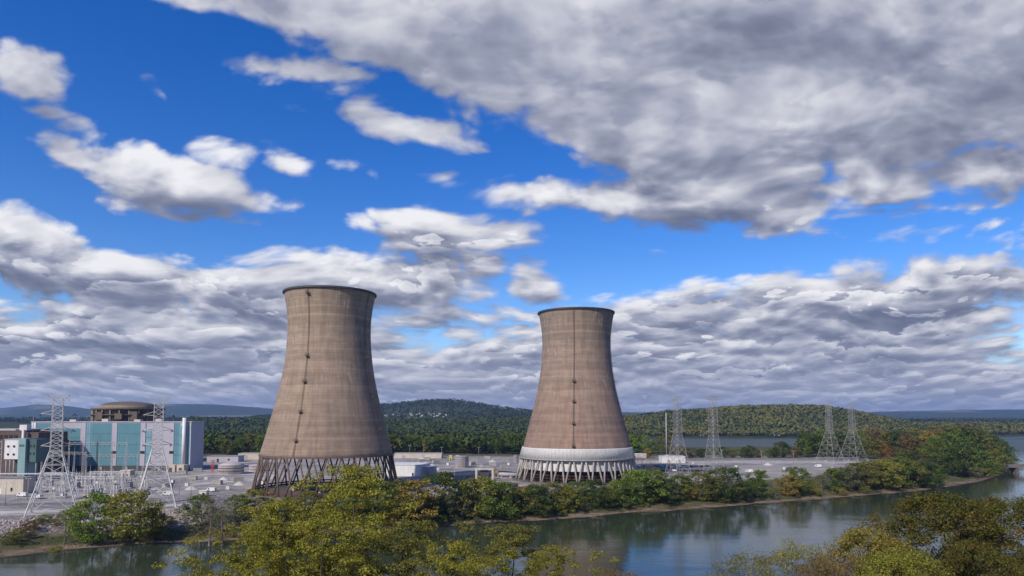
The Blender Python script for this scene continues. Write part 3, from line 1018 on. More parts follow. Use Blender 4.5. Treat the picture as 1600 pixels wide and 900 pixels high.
def left_buildings():
    # brown block with roof boxes
    D = 480
    X = lambda px: atd(px, D)
    z = lambda py: zat(py, D) - GZ
    T = empty('brown_block', (0, D, GZ), 0, 'dark brown flat roofed block at the left frame edge beside the teal hall', 'building')
    MB().box(X(-60), X(24), 6, 40, 0, z(673)).build('wall', M['brown_brick'], T)
    MB().box(X(24), X(47), 8, 40, 0, z(676)).build('wall', M['brown_brick'], T)
    MB().box(X(-60.5), X(14), 5.6, 40.5, z(673), z(671)).build('roof_edge', M['concrete'], T)
    MB().box(X(14.5), X(26), 9, 14, z(673), z(664)).build('roof_box', M['white_paint'], T)
    MB().box(X(26.5), X(29.5), 4, 5.9, z(690), z(672)).build('duct', M['white_paint'], T)
    m1 = MB().bar((X(31.5), 12, z(676)), (X(31.5), 12, z(650)), .22, .12, n=6)
    m1.build('mast', M['grey_steel'], T)
    for i in range(5):
        MB().box(X(-20 + i * 8), X(-15 + i * 8), 5.7, 5.95, z(686), z(680)).build('window', M['black'], T)
    # pale box on stilts
    D = 440
    X = lambda px: atd(px, D)
    z = lambda py: zat(py, D) - GZ
    T = empty('stilted_building', (0, D, GZ), 0, 'pale square building on dark stilts with four round windows at the left edge', 'building')
    MB().box(X(7), X(30), 0, 12, z(717.5), z(687)).build('wall', M['white_paint'], T)
    MB().box(X(6.4), X(30.4), -.3, 12.3, z(687), z(685.8)).build('roof_edge', M['lav_panel'], T)
    for px in (13, 22):
        for py in (697.5, 710):
            w_ = MB()
            w_.bar((X(px), -.12, z(py)), (X(px), .1, z(py)), .78, n=14)
            w_.build('window', M['black'], T)
    for px in (9, 15, 21, 28):
        MB().bar((X(px), 1, 0), (X(px), 1, z(717.5)), .35, n=8).build('stilt', M['grey_steel'], T)
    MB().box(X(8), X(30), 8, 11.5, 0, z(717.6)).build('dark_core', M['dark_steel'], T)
    MB().box(X(30.2), X(41.5), -1, 11, 0, z(685)).build('stair_tower', M['mint_panel'], T)
    MB().box(X(32), X(39.5), -1.15, -.99, z(697.5), z(694.5)).build('louvre', M['dark_mint'], T)
    MB().box(X(41.8), X(55), 1, 13, z(722), z(686.5)).build('green_box', M['dark_mint'], T)
    for px in (46, 51.5):
        for py in (697, 709):
            MB().box(X(px) - .5, X(px) + .5, .86, 1.01, z(py) - .7, z(py) + .7).build('window', M['black'], T)
    for px in (42.6, 54):
        MB().bar((X(px), 2, 0), (X(px), 2, z(722)), .3, n=8).build('stilt', M['grey_steel'], T)
    # open steel frame at the very left
    F_ = empty('pipe_rack', (0, 452, GZ), 0, 'open steel pipe rack of stacked beams at the left frame edge', 'pipe rack')
    X = lambda px: atd(px, 452)
    for px in (-30, -18, -6, 3):
        MB().bar((X(px), 0, 0), (X(px), 0, 26), .3).build('post', M['grey_steel'], F_)
    for k in range(6):
        MB().bar((X(-32), -.4, 4 + k * 4.2), (X(4), -.4, 4 + k * 4.2), .28).build('beam', M['grey_steel'], F_)
    # cream wall building
    D = 372
    X = lambda px: atd(px, D)
    T = empty('cream_shed', (0, D, GZ), 0, 'long low cream shed with a single small window in front of the stilted building', 'shed')
    MB().box(X(-60), X(39), 0, 9, 0, zat(747.5, D) - GZ).build('wall', M['cream'], T)
    MB().box(X(-60.5), X(39.6), -.4, 9.4, zat(747.5, D) - GZ, zat(746.3, D) - GZ).build('roof', M['roof_grey'], T)
    MB().box(X(19.5), X(22.5), -.12, .02, 1.5, 3.4).build('window', M['black'], T)
    MB().box(X(2), X(6), -.12, .02, 0, 3).build('door', M['white_paint'], T)
    # overhead pipe bridge
    T = empty('pipe_bridge', (0, 392, GZ), 0, 'long pale overhead pipe bridge on thin posts behind the cream shed', 'pipe bridge')
    X = lambda px: atd(px, 392)
    MB().box(X(-60), X(112), -.8, .8, zat(741, 392) - GZ, zat(739.3, 392) - GZ).build('deck', M['white_steel'], T)
    for k in range(12):
        px = -50 + k * 14
        MB().bar((X(px), 0, 0), (X(px), 0, zat(741, 392) - GZ), .2).build('post', M['grey_steel'], T)


left_buildings()


# ------------------------------------------------------------------ tanks, sheds, pipes
def tank(px, py_base, r, h, roof, mm, label, bands=0, cone=True):
    p = at(px, py_base, GZ)
    T = empty('storage_tank', (p.x, p.y + r, GZ), 0, label, 'tank')
    prof_ = [(r, 0)]
    k = max(2, int(h / 1.6))
    for i in range(k):
        prof_ += [(r, h * (i + .94) / k), (r + .06, h * (i + .95) / k), (r + .06, h * (i + 1) / k)]
    MB().lathe(prof_ + [(r - .1, h)], 48).build('tank_wall', mm, T)
    MB().lathe([(r + .15, h), (r + .15, h + .15), (r * .5, h + roof * .7), (.05, h + roof)], 48).build('tank_roof', M['tank_pink'] if cone else mm, T)
    for b in range(bands):
        z = h * (b + 1) / (bands + 1)
        MB().lathe([(r + .07, z - .22), (r + .16, z - .2), (r + .16, z + .2), (r + .07, z + .22)], 48).build('band', M['rust'], T)
    L = MB()
    for s_ in (-.25, .25):
        L.bar((s_ + r * .5, -r * .87 - .15, 0), (s_ + r * .5, -r * .87 - .15, h), .07)
    for q in range(int(h / .5)):
        L.bar((r * .5 - .25, -r * .87 - .15, q * .5), (r * .5 + .25, -r * .87 - .15, q * .5), .05)
    L.build('ladder', M['grey_steel'], T)
    return T


tank(353, 742, 8.8, 6.6, 2.0, M['tank_pink'], 'wide pale tank with a low cone roof and rusty bands left of the bigger tower', 2)
tank(397, 737, 6.0, 4.4, .8, M['tank_pink'], 'smaller pale tank half hidden by the left legs of the bigger tower', 0)
tank(720, 731.5, 5.9, 9.2, .3, M['tank_grey'], 'upright grey cylindrical tank standing alone between the two towers', 0, False)
tank(806, 723, 2.2, 6.5, .3, M['tank_grey'], 'narrow brownish upright tank close to the left side of the white banded tower', 0, False)


def shed(name, px0, px1, py_base, h, dep, label, cat, wall, roof='roof_grey', gable=False, openings=(), rz=0.0):
    a, b = at(px0, py_base, GZ), at(px1, py_base, GZ)
    T = empty(name, ((a.x + b.x) / 2, a.y, GZ), rz, label, cat)
    w2 = (b.x - a.x) / 2
    MB().box(-w2, w2, 0, dep, 0, h).build('wall', M[wall], T)
    if gable:
        g2 = MB()
        e = .4
        g2.add([(-w2 - e, -e, h), (w2 + e, -e, h), (w2 + e, dep + e, h), (-w2 - e, dep + e, h), (-w2 - e, dep / 2, h + dep * .22), (w2 + e, dep / 2, h + dep * .22)],
               [(0, 1, 5, 4), (2, 3, 4, 5), (0, 4, 3), (1, 2, 5), (0, 3, 2, 1)])
        g2.build('roof', M[roof], T)
    else:
        MB().box(-w2 - .3, w2 + .3, -.3, dep + .3, h, h + .35).build('roof', M[roof], T)
    for (q, w_, z0, z1, nm, mm) in openings:
        xc = -w2 + 2 * w2 * q
        MB().box(xc - w_ / 2, xc + w_ / 2, -.12, .02, z0, z1).build(nm, M[mm], T)
    return T


shed('warehouse', 600, 657, 744, 7.6, 26, 'long white warehouse touching the right legs of the bigger tower', 'warehouse', 'white_paint', 'white_paint', openings=[(.2, 3, 0, 4, 'door', 'grey_steel'), (.8, 1.2, 0, 2.4, 'door', 'dark_steel')], rz=-0.16)
shed('grey_shed', 658, 678, 743, 5.6, 18, 'pale grey ribbed shed joined to the right end of the white warehouse', 'shed', 'lav_panel', 'lav_panel', openings=[(.5, 3, 0, 3.6, 'door', 'grey_steel')])
shed('valve_hut', 311, 322, 776.5, 3.0, 3.4, 'small white hut with a dark doorway on the pale road left of the bigger tower', 'hut', 'white_paint', 'white_paint', openings=[(.62, 1.2, 0, 2.2, 'door', 'black')])
shed('relay_house', 188, 203, 746, 4.5, 6, 'small pale house with a green vent pipe inside the switchyard', 'hut', 'cream', 'white_paint', openings=[(.3, .9, 0, 2.2, 'door', 'dark_steel'), (.7, .9, 1.2, 2.2, 'window', 'black')])
shed('low_office', 323, 372, 722, 5.2, 14, 'long low lilac grey office behind the wide pale tank', 'office', 'lav_panel', 'roof_grey', openings=[(.35, 1.8, 0, 3, 'door', 'black'), (.7, 1.5, 1.5, 3, 'window', 'black')])
shed('store_building', 372, 412, 718, 5.6, 12, 'long cream store with a flat roof at the wood edge left of the bigger tower', 'store', 'cream', 'concrete', openings=[(.3, 3, 0, 4, 'door', 'grey_steel')])
shed('long_store', 616, 690, 716, 4.6, 12, 'low cream store along the wood edge right of the bigger tower', 'store', 'cream', 'concrete', openings=[(.2, 3, 0, 3, 'door', 'grey_steel'), (.6, 3, 0, 3, 'door', 'grey_steel')])
shed('white_depot', 1034, 1071, 723.5, 5.6, 12, 'white flat box depot behind the parked cars', 'depot', 'white_paint', 'white_paint', openings=[(.3, 2, 0, 3, 'door', 'grey_steel'), (.75, 2, 0, 3, 'door', 'grey_steel')])
shed('low_store', 985, 1010, 716, 4.0, 10, 'low pale store just right of the white banded tower near the water', 'store', 'cream', 'white_paint', openings=[(.5, 3, 0, 3, 'door', 'grey_steel')])
shed('pump_house', 771, 779, 745, 5.4, 6, 'tan pump house at the right end of the thick pale pipe', 'pump house', 'tan_concrete', 'concrete', openings=[(.5, 1, 0, 2.2, 'door', 'black')])
shed('machine_shed', 690, 706, 763, 5.0, 8, 'small bluish white machine shed between the two towers behind the bank trees', 'shed', 'lav_panel', 'white_paint', openings=[(.5, 3, 0, 3, 'door', 'grey_steel')])
shed('site_cabin', 776, 783, 709.5, 5, 7, 'small bright white cabin at the wood edge left of the white banded tower', 'cabin', 'white_paint', 'white_paint', openings=[(.5, 1, 0, 2, 'door', 'dark_steel')])
shed('yellow_cabin', 702, 706, 719, 4, 4, 'small yellow cabin behind the upright grey tank', 'cabin', 'yellow', 'white_paint', openings=[(.5, .9, 0, 2, 'door', 'dark_steel')])

# the thick pale pipe between the towers
T = empty('supply_pipe', (0, 0, GZ), 0, 'thick pale pipeline running between the two tower basins', 'pipeline')
pa, pb, pc = at(697, 747, GZ), at(762, 744, GZ), at(812, 746, GZ)
for a, b in ((pa, pb), (pb, pc)):
    MB().bar((a.x, a.y, 1.7), (b.x, b.y, 1.7), 1.35, n=16).build('pipe', M['cream'] if a is pa else M['tank_grey'], T)
for k in range(9):
    p = pa.lerp(pc, k / 8)
    MB().box(p.x - .6, p.x + .6, p.y - 1.6, p.y + 1.6, 0, .8).build('saddle', M['concrete'], T)
T = empty('portal_frame', (*at(757, 749, GZ).xy, GZ), 0, 'tan concrete portal frame standing over the thick pale pipe', 'frame')
for s_ in (-1, 1):
    MB().box(s_ * 5.4 - .7, s_ * 5.4 + .7, -.8, .8, 0, 6.4).build('post', M['cream'], T)
MB().box(-6.4, 6.4, -.9, .9, 6.4, 7.4).build('beam', M['cream'], T)
MB().box(-3.0, 3.0, .9, 1.2, 0, 5.6).build('gate', M['dark_steel'], T)

# tall white pole beside the right pylons
p = at(1041.5, 712, GZ)
T = empty('monopole', (p.x, p.y, GZ), 0, 'tall plain white pole left of the four distant pylons', 'pole')
MB().bar((0, 0, 0), (0, 0, zat(645, p.y) - GZ), .6, .4, n=14).build('pole', M['tank_pink'], T)
MB().box(-1.6, 1.6, -1.6, 1.6, 0, .9).build('footing', M['concrete'], T)

# red hydrant tower by the wide tank
p = at(332, 739, GZ)
T = empty('red_stand', (p.x, p.y, GZ), 0, 'thin red service stand left of the wide pale tank', 'stand')
for sx, sy in ((-.7, -.7), (.7, -.7), (.7, .7), (-.7, .7)):
    MB().bar((sx, sy, 0), (sx, sy, 9), .2).build('leg', M['red'], T)
MB().box(-1.1, 1.1, -1.1, 1.1, 9, 9.3).build('deck', M['red'], T)
MB().box(-1.1, 1.1, -1.1, 1.1, 4.5, 4.7).build('deck', M['red'], T)


# ------------------------------------------------------------------ switchyard
def lattice(mb, x0, x1, y, z0, z1, n, r=.09):
    """flat truss between two x"""
    mb.bar((x0, y, z0), (x1, y, z0), r)
    mb.bar((x0, y, z1), (x1, y, z1), r)
    for i in range(n):
        a = x0 + (x1 - x0) * i / n
        b = x0 + (x1 - x0) * (i + 1) / n
        mb.bar((a, y, z0 if i % 2 else z1), (b, y, z1 if i % 2 else z0), r * .8)


def gantry(px0, px1, py, h, n, label, mm='grey_steel', spikes=True):
    a, b = at(px0, py, GZ), at(px1, py, GZ)
    T = empty('switchyard_gantry', ((a.x + b.x) / 2, a.y, GZ), 0, label, 'gantry', 'steel gantries of the switchyard')
    w2 = (b.x - a.x) / 2
    for k in range(n):
        x = -w2 + 2 * w2 * k / (n - 1)
        P_ = MB()
        for s_ in (-.55, .55):
            P_.bar((x + s_, 0, 0), (x + s_ * .5, 0, h), .13)
        q = int(h / 1.6)
        for i in range(q):
            z0, z1 = h * i / q, h * (i + 1) / q
            P_.bar((x - .5, 0, z0), (x + .5, 0, z1), .07)
            P_.bar((x + .5, 0, z0), (x - .5, 0, z1), .07)
        if spikes:
            P_.bar((x, 0, h), (x, 0, h + 4), .1, .04)
        P_.build('post', M[mm], T)
    B_ = MB()
    lattice(B_, -w2 - .5, w2 + .5, 0, h - 1.4, h, int(w2 * 1.2), .11)
    lattice(B_, -w2 - .5, w2 + .5, 1.0, h - 1.4, h, int(w2 * 1.2), .11)
    B_.build('beam', M[mm], T)
    for k in range(3 * (n - 1)):
        x = -w2 + 2 * w2 * (k + .5) / (3 * (n - 1))
        I = MB()
        I.lathe([(.05, 0), (.2, -.2), (.08, -.4), (.2, -.6), (.08, -.8), (.2, -1.0), (.05, -1.3)], 8, c=(x, 0, h - 1.4))
        I.build('insulator', M['dark_steel'], T)
    return T


GL = ['front gantry of the switchyard directly under the far left pylon', 'tall thin gantry in front of the first pale strip of the hall', 'tall thin gantry in front of the second pale strip of the hall',
      'low wide gantry at the right of the far left pylon', 'low wide gantry in the middle of the switchyard', 'short gantry between the two left pylons',
      'dark back row gantry against the foot of the teal hall', 'second back row gantry left of the second pylon', 'small gantry right behind the second pylon']
for i, a in enumerate([(62, 112, 770, 11, 4), (106, 150, 752, 25, 3), (150, 196, 752, 25, 3), (118, 176, 770, 9, 5), (140, 190, 764, 10, 4), (176, 214, 766, 8, 3),
                       (64, 132, 745, 17, 5), (134, 214, 744, 15, 5), (222, 262, 752, 10, 3)]):
    gantry(*a, GL[i], 'white_steel' if i in (0, 3, 4) else 'grey_steel')


def transformer(proto=None):
    T = empty('transformer', (0, 0, 0), 0, 'x', 'transformer', 'transformers of the switchyard')
    MB().box(-2.2, 2.2, -1.3, 1.3, .4, 3.4).build('tank', M['grey_steel'], T)
    MB().box(-2.6, 2.6, -1.7, 1.7, 0, .4).build('plinth', M['concrete'], T)
    R = MB()
    for k in range(9):
        R.box(-2.0 + k * .48, -1.8 + k * .48, -2.2, -1.32, .7, 3.1)
    R.build('radiator', M['lav_panel'], T)
    for k in range(3):
        MB().lathe([(.1, 0), (.32, .2), (.12, .45), (.3, .7), (.12, 1.0), (.26, 1.3), (.05, 2.2)], 10, c=(-1.3 + k * 1.3, 0, 3.4)).build('bushing', M['white_paint'], T)
    MB().bar((-1.8, .6, 4.3), (1.8, .6, 4.3), .45, n=12).build('conservator', M['grey_steel'], T)
    return T


tp = transformer()
TS = [(118, 762), (136, 758), (152, 772), (170, 758), (182, 774), (200, 762), (96, 776), (76, 760), (226, 770), (160, 749), (140, 774)]
TL = ['left of the first low gantry', 'just behind the low white gantry', 'in front of the low white gantry', 'under the second tall gantry', 'in front of the short gantry', 'right of the short gantry',
      'between the feet of the far left pylon', 'behind the far left pylon', 'under the second pylon', 'close to the hall under the second tall gantry', 'at the front edge of the switchyard above the green tree']
for i, (px, py) in enumerate(TS):
    o = tp if i == 0 else copy_tree(tp)
    o.location = at(px, py, GZ)
    o['label'] = 'grey finned transformer ' + TL[i]


def breaker():
    T = empty('circuit_breaker', (0, 0, 0), 0, 'x', 'circuit breaker', 'breaker columns in the switchyard')
    for s_ in (-1.4, 0, 1.4):
        c_ = MB().bar((s_, 0, 0), (s_, 0, 2.6), .14)
        c_.lathe([(.1, 2.6), (.3, 2.8), (.14, 3.1), (.3, 3.4), (.14, 3.7), (.3, 4.0), (.14, 4.3), (.28, 4.6), (.05, 5.0)], 8, c=(s_, 0, 0))
        c_.build('pole_column', M['white_steel'], T)
    MB().box(-1.9, 1.9, -.2, .2, 2.3, 2.55).build('frame', M['grey_steel'], T)
    MB().box(-.6, .6, -.5, -.2, .9, 2.2).build('control_box', M['white_paint'], T)
    return T


bp_ = breaker()
rng = np.random.RandomState(11)
k = 0
for row, (py, pa_, pb_) in enumerate(((779, 96, 210), (768, 58, 215), (757, 70, 225), (749, 64, 215))):
    for q in range(7):
        px = pa_ + (pb_ - pa_) * (q + .3 * rng.rand()) / 6
        o = bp_ if k == 0 else copy_tree(bp_)
        o.location = at(px, py + rng.uniform(-1, 1), GZ)
        o['label'] = 'white three column breaker, %s from the left in the %s row of the switchyard' % (['first', 'second', 'third', 'fourth', 'fifth', 'sixth', 'seventh'][q], ['front', 'second', 'third', 'back'][row])
        k += 1

# site poles and lamp standards
def lamp():
    T = empty('light_pole', (0, 0, 0), 0, 'x', 'light pole', 'light poles of the plant yard')
    MB().bar((0, 0, 0), (0, 0, 11), .16, .1, n=8).build('pole', M['grey_steel'], T)
    MB().bar((-.9, 0, 11), (.9, 0, 11), .08).build('arm', M['grey_steel'], T)
    for s_ in (-1, 1):
        MB().box(s_ * 1.1 - .35, s_ * 1.1 + .35, -.2, .2, 10.85, 11.05).build('lamp_head', M['white_paint'], T)
    return T


lp = lamp()
LPS = [(8, 790, 'nearest the cream shed on the left edge'), (43, 782, 'between the cream shed and the far left pylon'), (185, 775, 'in front of the switchyard right of the green tree'), (280, 772, 'right of the second left pylon'),
       (298, 781, 'beside the pale road near the small white hut'), (252, 748, 'in front of the hall annexes'), (610, 712, 'at the wood edge right of the bigger tower'), (640, 712, 'at the wood edge above the white warehouse'), (662, 712, 'second along the wood edge above the white warehouse'),
       (690, 716, 'left of the upright grey tank'), (748, 716, 'right of the upright grey tank'), (1004, 742, 'at the near left corner of the car park'), (1048, 748, 'at the front of the car park left of the near pylon'),
       (1128, 722, 'beside the causeway right of the two nearer right pylons'), (1190, 724, 'in the middle of the empty paved yard'), (1240, 724, 'at the right half of the empty paved yard'), (710, 756, 'behind the machine shed')]
for i, (px, py, t) in enumerate(LPS):
    o = lp if i == 0 else copy_tree(lp)
    o.location = at(px, py, GZ)
    o['label'] = 'thin grey light pole ' + t

# rails of the perimeter fence
def fence(pix, h, label, step=6.0):
    T = empty('chain_fence', (0, 0, GZ), 0, label, 'fence')
    c = [at(px, py, GZ) for px, py in pix]
    R = MB()
    posts = 0
    for a, b in zip(c, c[1:]):
        n = max(1, int((b - a).length / step))
        for z in (h, h * .5, .15):
            R.bar((a.x, a.y, z), (b.x, b.y, z), .045)
        for k in range(n):
            p = a.lerp(b, k / n)
            if posts < 95:
                MB().bar((p.x, p.y, 0), (p.x, p.y, h), .07).build('post', M['grey_steel'], T)
            posts += 1
    R.build('rail', M['grey_steel'], T)


fence([(-30, 793), (60, 793), (150, 790), (235, 788), (300, 781), (380, 771)], 2.4, 'thin wire fence between the pale bank road and the switchyard')
fence([(400, 713), (600, 713.2), (800, 713)], 2.4, 'thin wire fence along the foot of the wood behind the towers', 9)
fence([(1000, 720), (1150, 720), (1340, 720)], 2.4, 'thin wire fence in front of the long low flood wall', 9)

# yard clutter: containers, crates, spoil
def container():
    T = empty('container', (0, 0, 0), 0, 'x', 'container', 'containers scattered over the yard')
    B_ = MB()
    B_.box(-3, 3, -1.2, 1.2, .15, 2.7)
    for k in range(14):
        B_.box(-2.9 + k * .43, -2.72 + k * .43, -1.26, -1.21, .3, 2.55)
    B_.build('body', M['box_paint'], T)
    MB().box(3.01, 3.08, -1.1, 1.1, .25, 2.6).build('door', M['grey_steel'], T)
    return T


cp = container()
CS = [(215, 758, .2), (262, 762, 1.2), (300, 750, .1), (340, 757, -.3), (372, 752, .5), (388, 764, .1), (650, 722, .3), (667, 719, 0), (681, 724, .6), (742, 721, .2), (762, 717, -.2), (790, 722, .2), (770, 728, 0),
      (645, 728, .1), (738, 727, .9), (788, 732, .3), (285, 741, .1), (309, 737, .3)]
CL = ['left of the second left pylon', 'right behind the second left pylon', 'on the open yard in front of the hall annex', 'in front of the wide pale tank', 'on the yard right of the wide tank', 'on the yard left of the bigger tower basin',
      'above the white warehouse roof', 'right above the white warehouse', 'between the warehouse and the upright grey tank', 'right behind the upright grey tank', 'near the wood edge right of the grey tank', 'left of the narrow tank by the banded tower',
      'in the middle of the yard between the towers', 'just above the left part of the warehouse', 'close to the right of the upright grey tank', 'left of the banded tower above the pipe', 'beside the right corner of the hall', 'between the hall corner and the wide tank']
for i, (px, py, rz) in enumerate(CS):
    o = cp if i == 0 else copy_tree(cp)
    o.location = at(px, py, GZ)
    o.rotation_euler.z = rz
    o['label'] = 'small pale container ' + CL[i]


# ------------------------------------------------------------------ cars
def car(col, label):
    T = empty('parked_car', (0, 0, 0), 0, label, 'car', 'cars parked around the plant')
    prof_ = [(-2.2, .35), (-2.25, .8), (-2.0, .95), (-1.3, 1.0), (-.75, 1.42), (.75, 1.45), (1.45, 1.0), (2.1, .92), (2.25, .7), (2.25, .35)]
    vs = [(x, s_ * (.88 if z < 1.2 else .7), z) for s_ in (-1, 1) for x, z in prof_]
    n = len(prof_)
    fs = [tuple(range(n)), tuple(range(n, 2 * n))[::-1]] + [(k, n + k, n + (k + 1) % n, (k + 1) % n) for k in range(n)]
    MB().add(vs, fs).build('body', col, T)
    g2 = MB()
    for s_ in (-1, 1):
        g2.add([(-1.15, s_ * .83, 1.0), (1.25, s_ * .83, 1.0), (.7, s_ * .73, 1.38), (-.7, s_ * .73, 1.38)], [(0, 1, 2, 3) if s_ > 0 else (3, 2, 1, 0)])
    g2.build('side_windows', M['glass'], T)
    for x in (-1.4, 1.4):
        for s_ in (-1, 1):
            MB().bar((x, s_ * .7, .33), (x, s_ * .92, .33), .33, n=12).build('wheel', M['tyre'], T)
    return T


CARC = [('black', simple('black_car_paint', (.015, .015, .018), .3, var=.05)), ('white', simple('white_car_paint', (.7, .7, .72), .3, var=.03)),
        ('dark blue', simple('blue_car_paint', (.02, .04, .10), .3, var=.05)), ('silver', simple('silver_car_paint', (.36, .37, .39), .3, var=.03))]
protos = {}
ORD = ['first', 'second', 'third', 'fourth', 'fifth', 'sixth', 'seventh', 'eighth', 'ninth', 'tenth', 'eleventh', 'twelfth', 'thirteenth', 'fourteenth', 'fifteenth', 'sixteenth', 'seventeenth', 'eighteenth', 'nineteenth', 'twentieth']
rows = [('front row of the car park', 736.5, 1000, 1098, 12, [0, 0, 3, 0, 2, 0, 1, 0, 0, 2, 0, 0]), ('back row of the car park', 729.5, 990, 1105, 14, [0, 1, 0, 0, 2, 3, 0, 0, 1, 0, 0, 2, 0, 0]),
        ('row beside the white warehouse', 724.5, 632, 668, 6, [0, 0, 0, 1, 0, 0])]
for (rn, py, p0, p1, n, cc) in rows:
    for k in range(n):
        ci = cc[k]
        lab = '%s car, %s from the left in the %s' % (CARC[ci][0], ORD[k], rn)
        if ci not in protos:
            o = protos[ci] = car(CARC[ci][1], lab)
        else:
            o = copy_tree(protos[ci])
            o['label'] = lab
        o.location = at(p0 + (p1 - p0) * k / (n - 1) + rng.uniform(-.8, .8), py + rng.uniform(-.3, .3), GZ + .04 if 'park' in rn else GZ)
        o.rotation_euler.z = PI / 2 + rng.uniform(-.06, .06) + (.3 if 'park' in rn else .8)


# ------------------------------------------------------------------ bridge at the right
pL, pR = at(1560, 727, 7.0), at(1700, 729, 7.0)
T = empty('river_bridge', (0, pL.y, 0), 0, 'low dark bridge that leaves the wooded tip at the right frame edge', 'bridge')
MB().box(pL.x, pR.x + 200, -4, 4, 5.2, 7.0).build('deck', M['asphalt'], T)
for s_ in (-1, 1):
    MB().box(pL.x, pR.x + 200, s_ * 3.9 - .15, s_ * 3.9 + .15, 7.0, 8.0).build('parapet', M['asphalt'], T)
for k in range(9):
    x = pL.x + 14 + k * 34
    MB().box(x - 1.2, x + 1.2, -3.6, 3.6, -3, 5.2).build('pier', M['basin'], T)


# ---- smaller kit standing about the yard
def cabinet():
    T = empty('equipment_cabinet', (0, 0, 0), 0, 'x', 'cabinet', 'equipment cabinets standing about the yard')
    MB().box(-1.1, 1.1, -.6, .6, .15, 2.2).build('body', M['grey_steel'], T)
    MB().box(-1.2, 1.2, -.7, .7, 0, .15).build('plinth', M['concrete'], T)
    MB().box(-.95, -.05, -.64, -.6, .3, 2.0).build('door', M['white_paint'], T)
    MB().box(.05, .95, -.64, -.6, .3, 2.0).build('door', M['white_paint'], T)
    return T


def van():
    T = empty('white_van', (0, 0, 0), 0, 'x', 'van', 'white vans on the yard')
    pr = [(-2.7, .4), (-2.7, 1.1), (-2.3, 1.25), (-1.7, 2.1), (-1.3, 2.25), (2.6, 2.25), (2.7, .4)]
    n = len(pr)
    vs = [(x, s_ * .95, z) for s_ in (-1, 1) for x, z in pr]
    MB().add(vs, [tuple(range(n)), tuple(range(n, 2 * n))[::-1]] + [(k, n + k, n + (k + 1) % n, (k + 1) % n) for k in range(n)]).build('body', M['white_paint'], T)
    MB().add([(-2.28, -.8, 1.32), (-2.28, .8, 1.32), (-1.78, .8, 2.05), (-1.78, -.8, 2.05)], [(0, 3, 2, 1)]).build('windscreen', M['glass'], T)
    for s_ in (-1, 1):
        MB().box(-1.5, -.6, s_ * .96 - .01, s_ * .96 + .01, 1.3, 1.95).build('side_window', M['glass'], T)
        for x in (-1.8, 1.8):
            MB().bar((x, s_ * .75, .38), (x, s_ * .99, .38), .38, n=12).build('wheel', M['tyre'], T)
    return T


def pile(mm):
    T = empty('gravel_pile', (0, 0, 0), 0, 'x', 'gravel pile', 'gravel piles on the yard')
    m_ = MB()
    rs_ = np.random.RandomState(2)
    rings = []
    for r, z in ((4.2, 0), (3.2, .7), (2.0, 1.5), (.8, 2.1)):
        rings.append([(r * math.cos(t) * rs_.uniform(.85, 1.15), r * .7 * math.sin(t) * rs_.uniform(.85, 1.15), z * rs_.uniform(.85, 1.1)) for t in np.linspace(0, 2 * PI, 14, endpoint=False)])
    vs = [v for r_ in rings for v in r_] + [(0, 0, 2.3)]
    fs = [(i * 14 + k, i * 14 + (k + 1) % 14, (i + 1) * 14 + (k + 1) % 14, (i + 1) * 14 + k) for i in range(3) for k in range(14)] + [(42 + k, 42 + (k + 1) % 14, 56) for k in range(14)]
    m_.add(vs, fs, True).build('heap', mm, T)
    return T


cab, vn, pi_ = cabinet(), van(), pile(M['concrete'])
YARD = [(232, 764, 'c', 'behind the second left pylon'), (270, 755, 'c', 'before the hall annexes'), (292, 760, 'c', 'right of the second left pylon feet'), (322, 750, 'c', 'near the wide tank'), (356, 765, 'c', 'above the white hut at right'), (410, 757, 'c', 'left of the bigger basin'),
        (632, 733, 'c', 'at the left end of the warehouse'), (684, 735, 'c', 'behind the grey shed'), (700, 727, 'c', 'left of the upright grey tank'), (732, 740, 'c', 'between grey tank and pipe'), (752, 730, 'c', 'right of the upright grey tank'), (775, 737, 'c', 'behind the pump house'),
        (795, 727, 'c', 'before the narrow tank'), (1012, 724, 'c', 'left of the white depot'), (1082, 725, 'c', 'right of the white depot'), (1150, 731, 'c', 'at the left of the paved yard'), (1225, 734, 'c', 'in the front of the paved yard'), (1300, 733, 'c', 'under the hazy grey pylon'),
        (35, 776, 'v', 'parked in front of the cream shed'), (60, 779, 'v', 'parked right of the cream shed'), (262, 774, 'v', 'parked between the second pylon legs and the road'), (330, 768, 'v', 'on the pale road above the white hut'), (672, 730, 'v', 'behind the grey ribbed shed'),
        (757, 736, 'v', 'before the thick pipe'), (1170, 738, 'v', 'on the near left of the paved yard'), (1278, 730, 'v', 'left of the hazy grey pylon feet'), (715, 715, 'v', 'near the yellow cabin'),
        (245, 768, 'p', 'between the second pylon and the hall'), (350, 750, 'p', 'before the wide pale tank'), (300, 765, 'p', 'above the perimeter fence'), (375, 758, 'p', 'left of the big basin rim'), (770, 722, 'p', 'near the wood edge by the banded tower'), (660, 717, 'p', 'above the warehouse at the wood edge'), (1200, 727, 'p', 'on the middle of the paved yard')]
seen = set()
for px, py, kd, t in YARD:
    pr = {'c': cab, 'v': vn, 'p': pi_}[kd]
    o = pr if kd not in seen else copy_tree(pr)
    seen.add(kd)
    o.location = at(px, py, GZ)
    o.rotation_euler.z = rng.uniform(-.5, .5)
    o['label'] = {'c': 'grey steel equipment cabinet ', 'v': 'white panel van ', 'p': 'low pale gravel pile '}[kd] + t

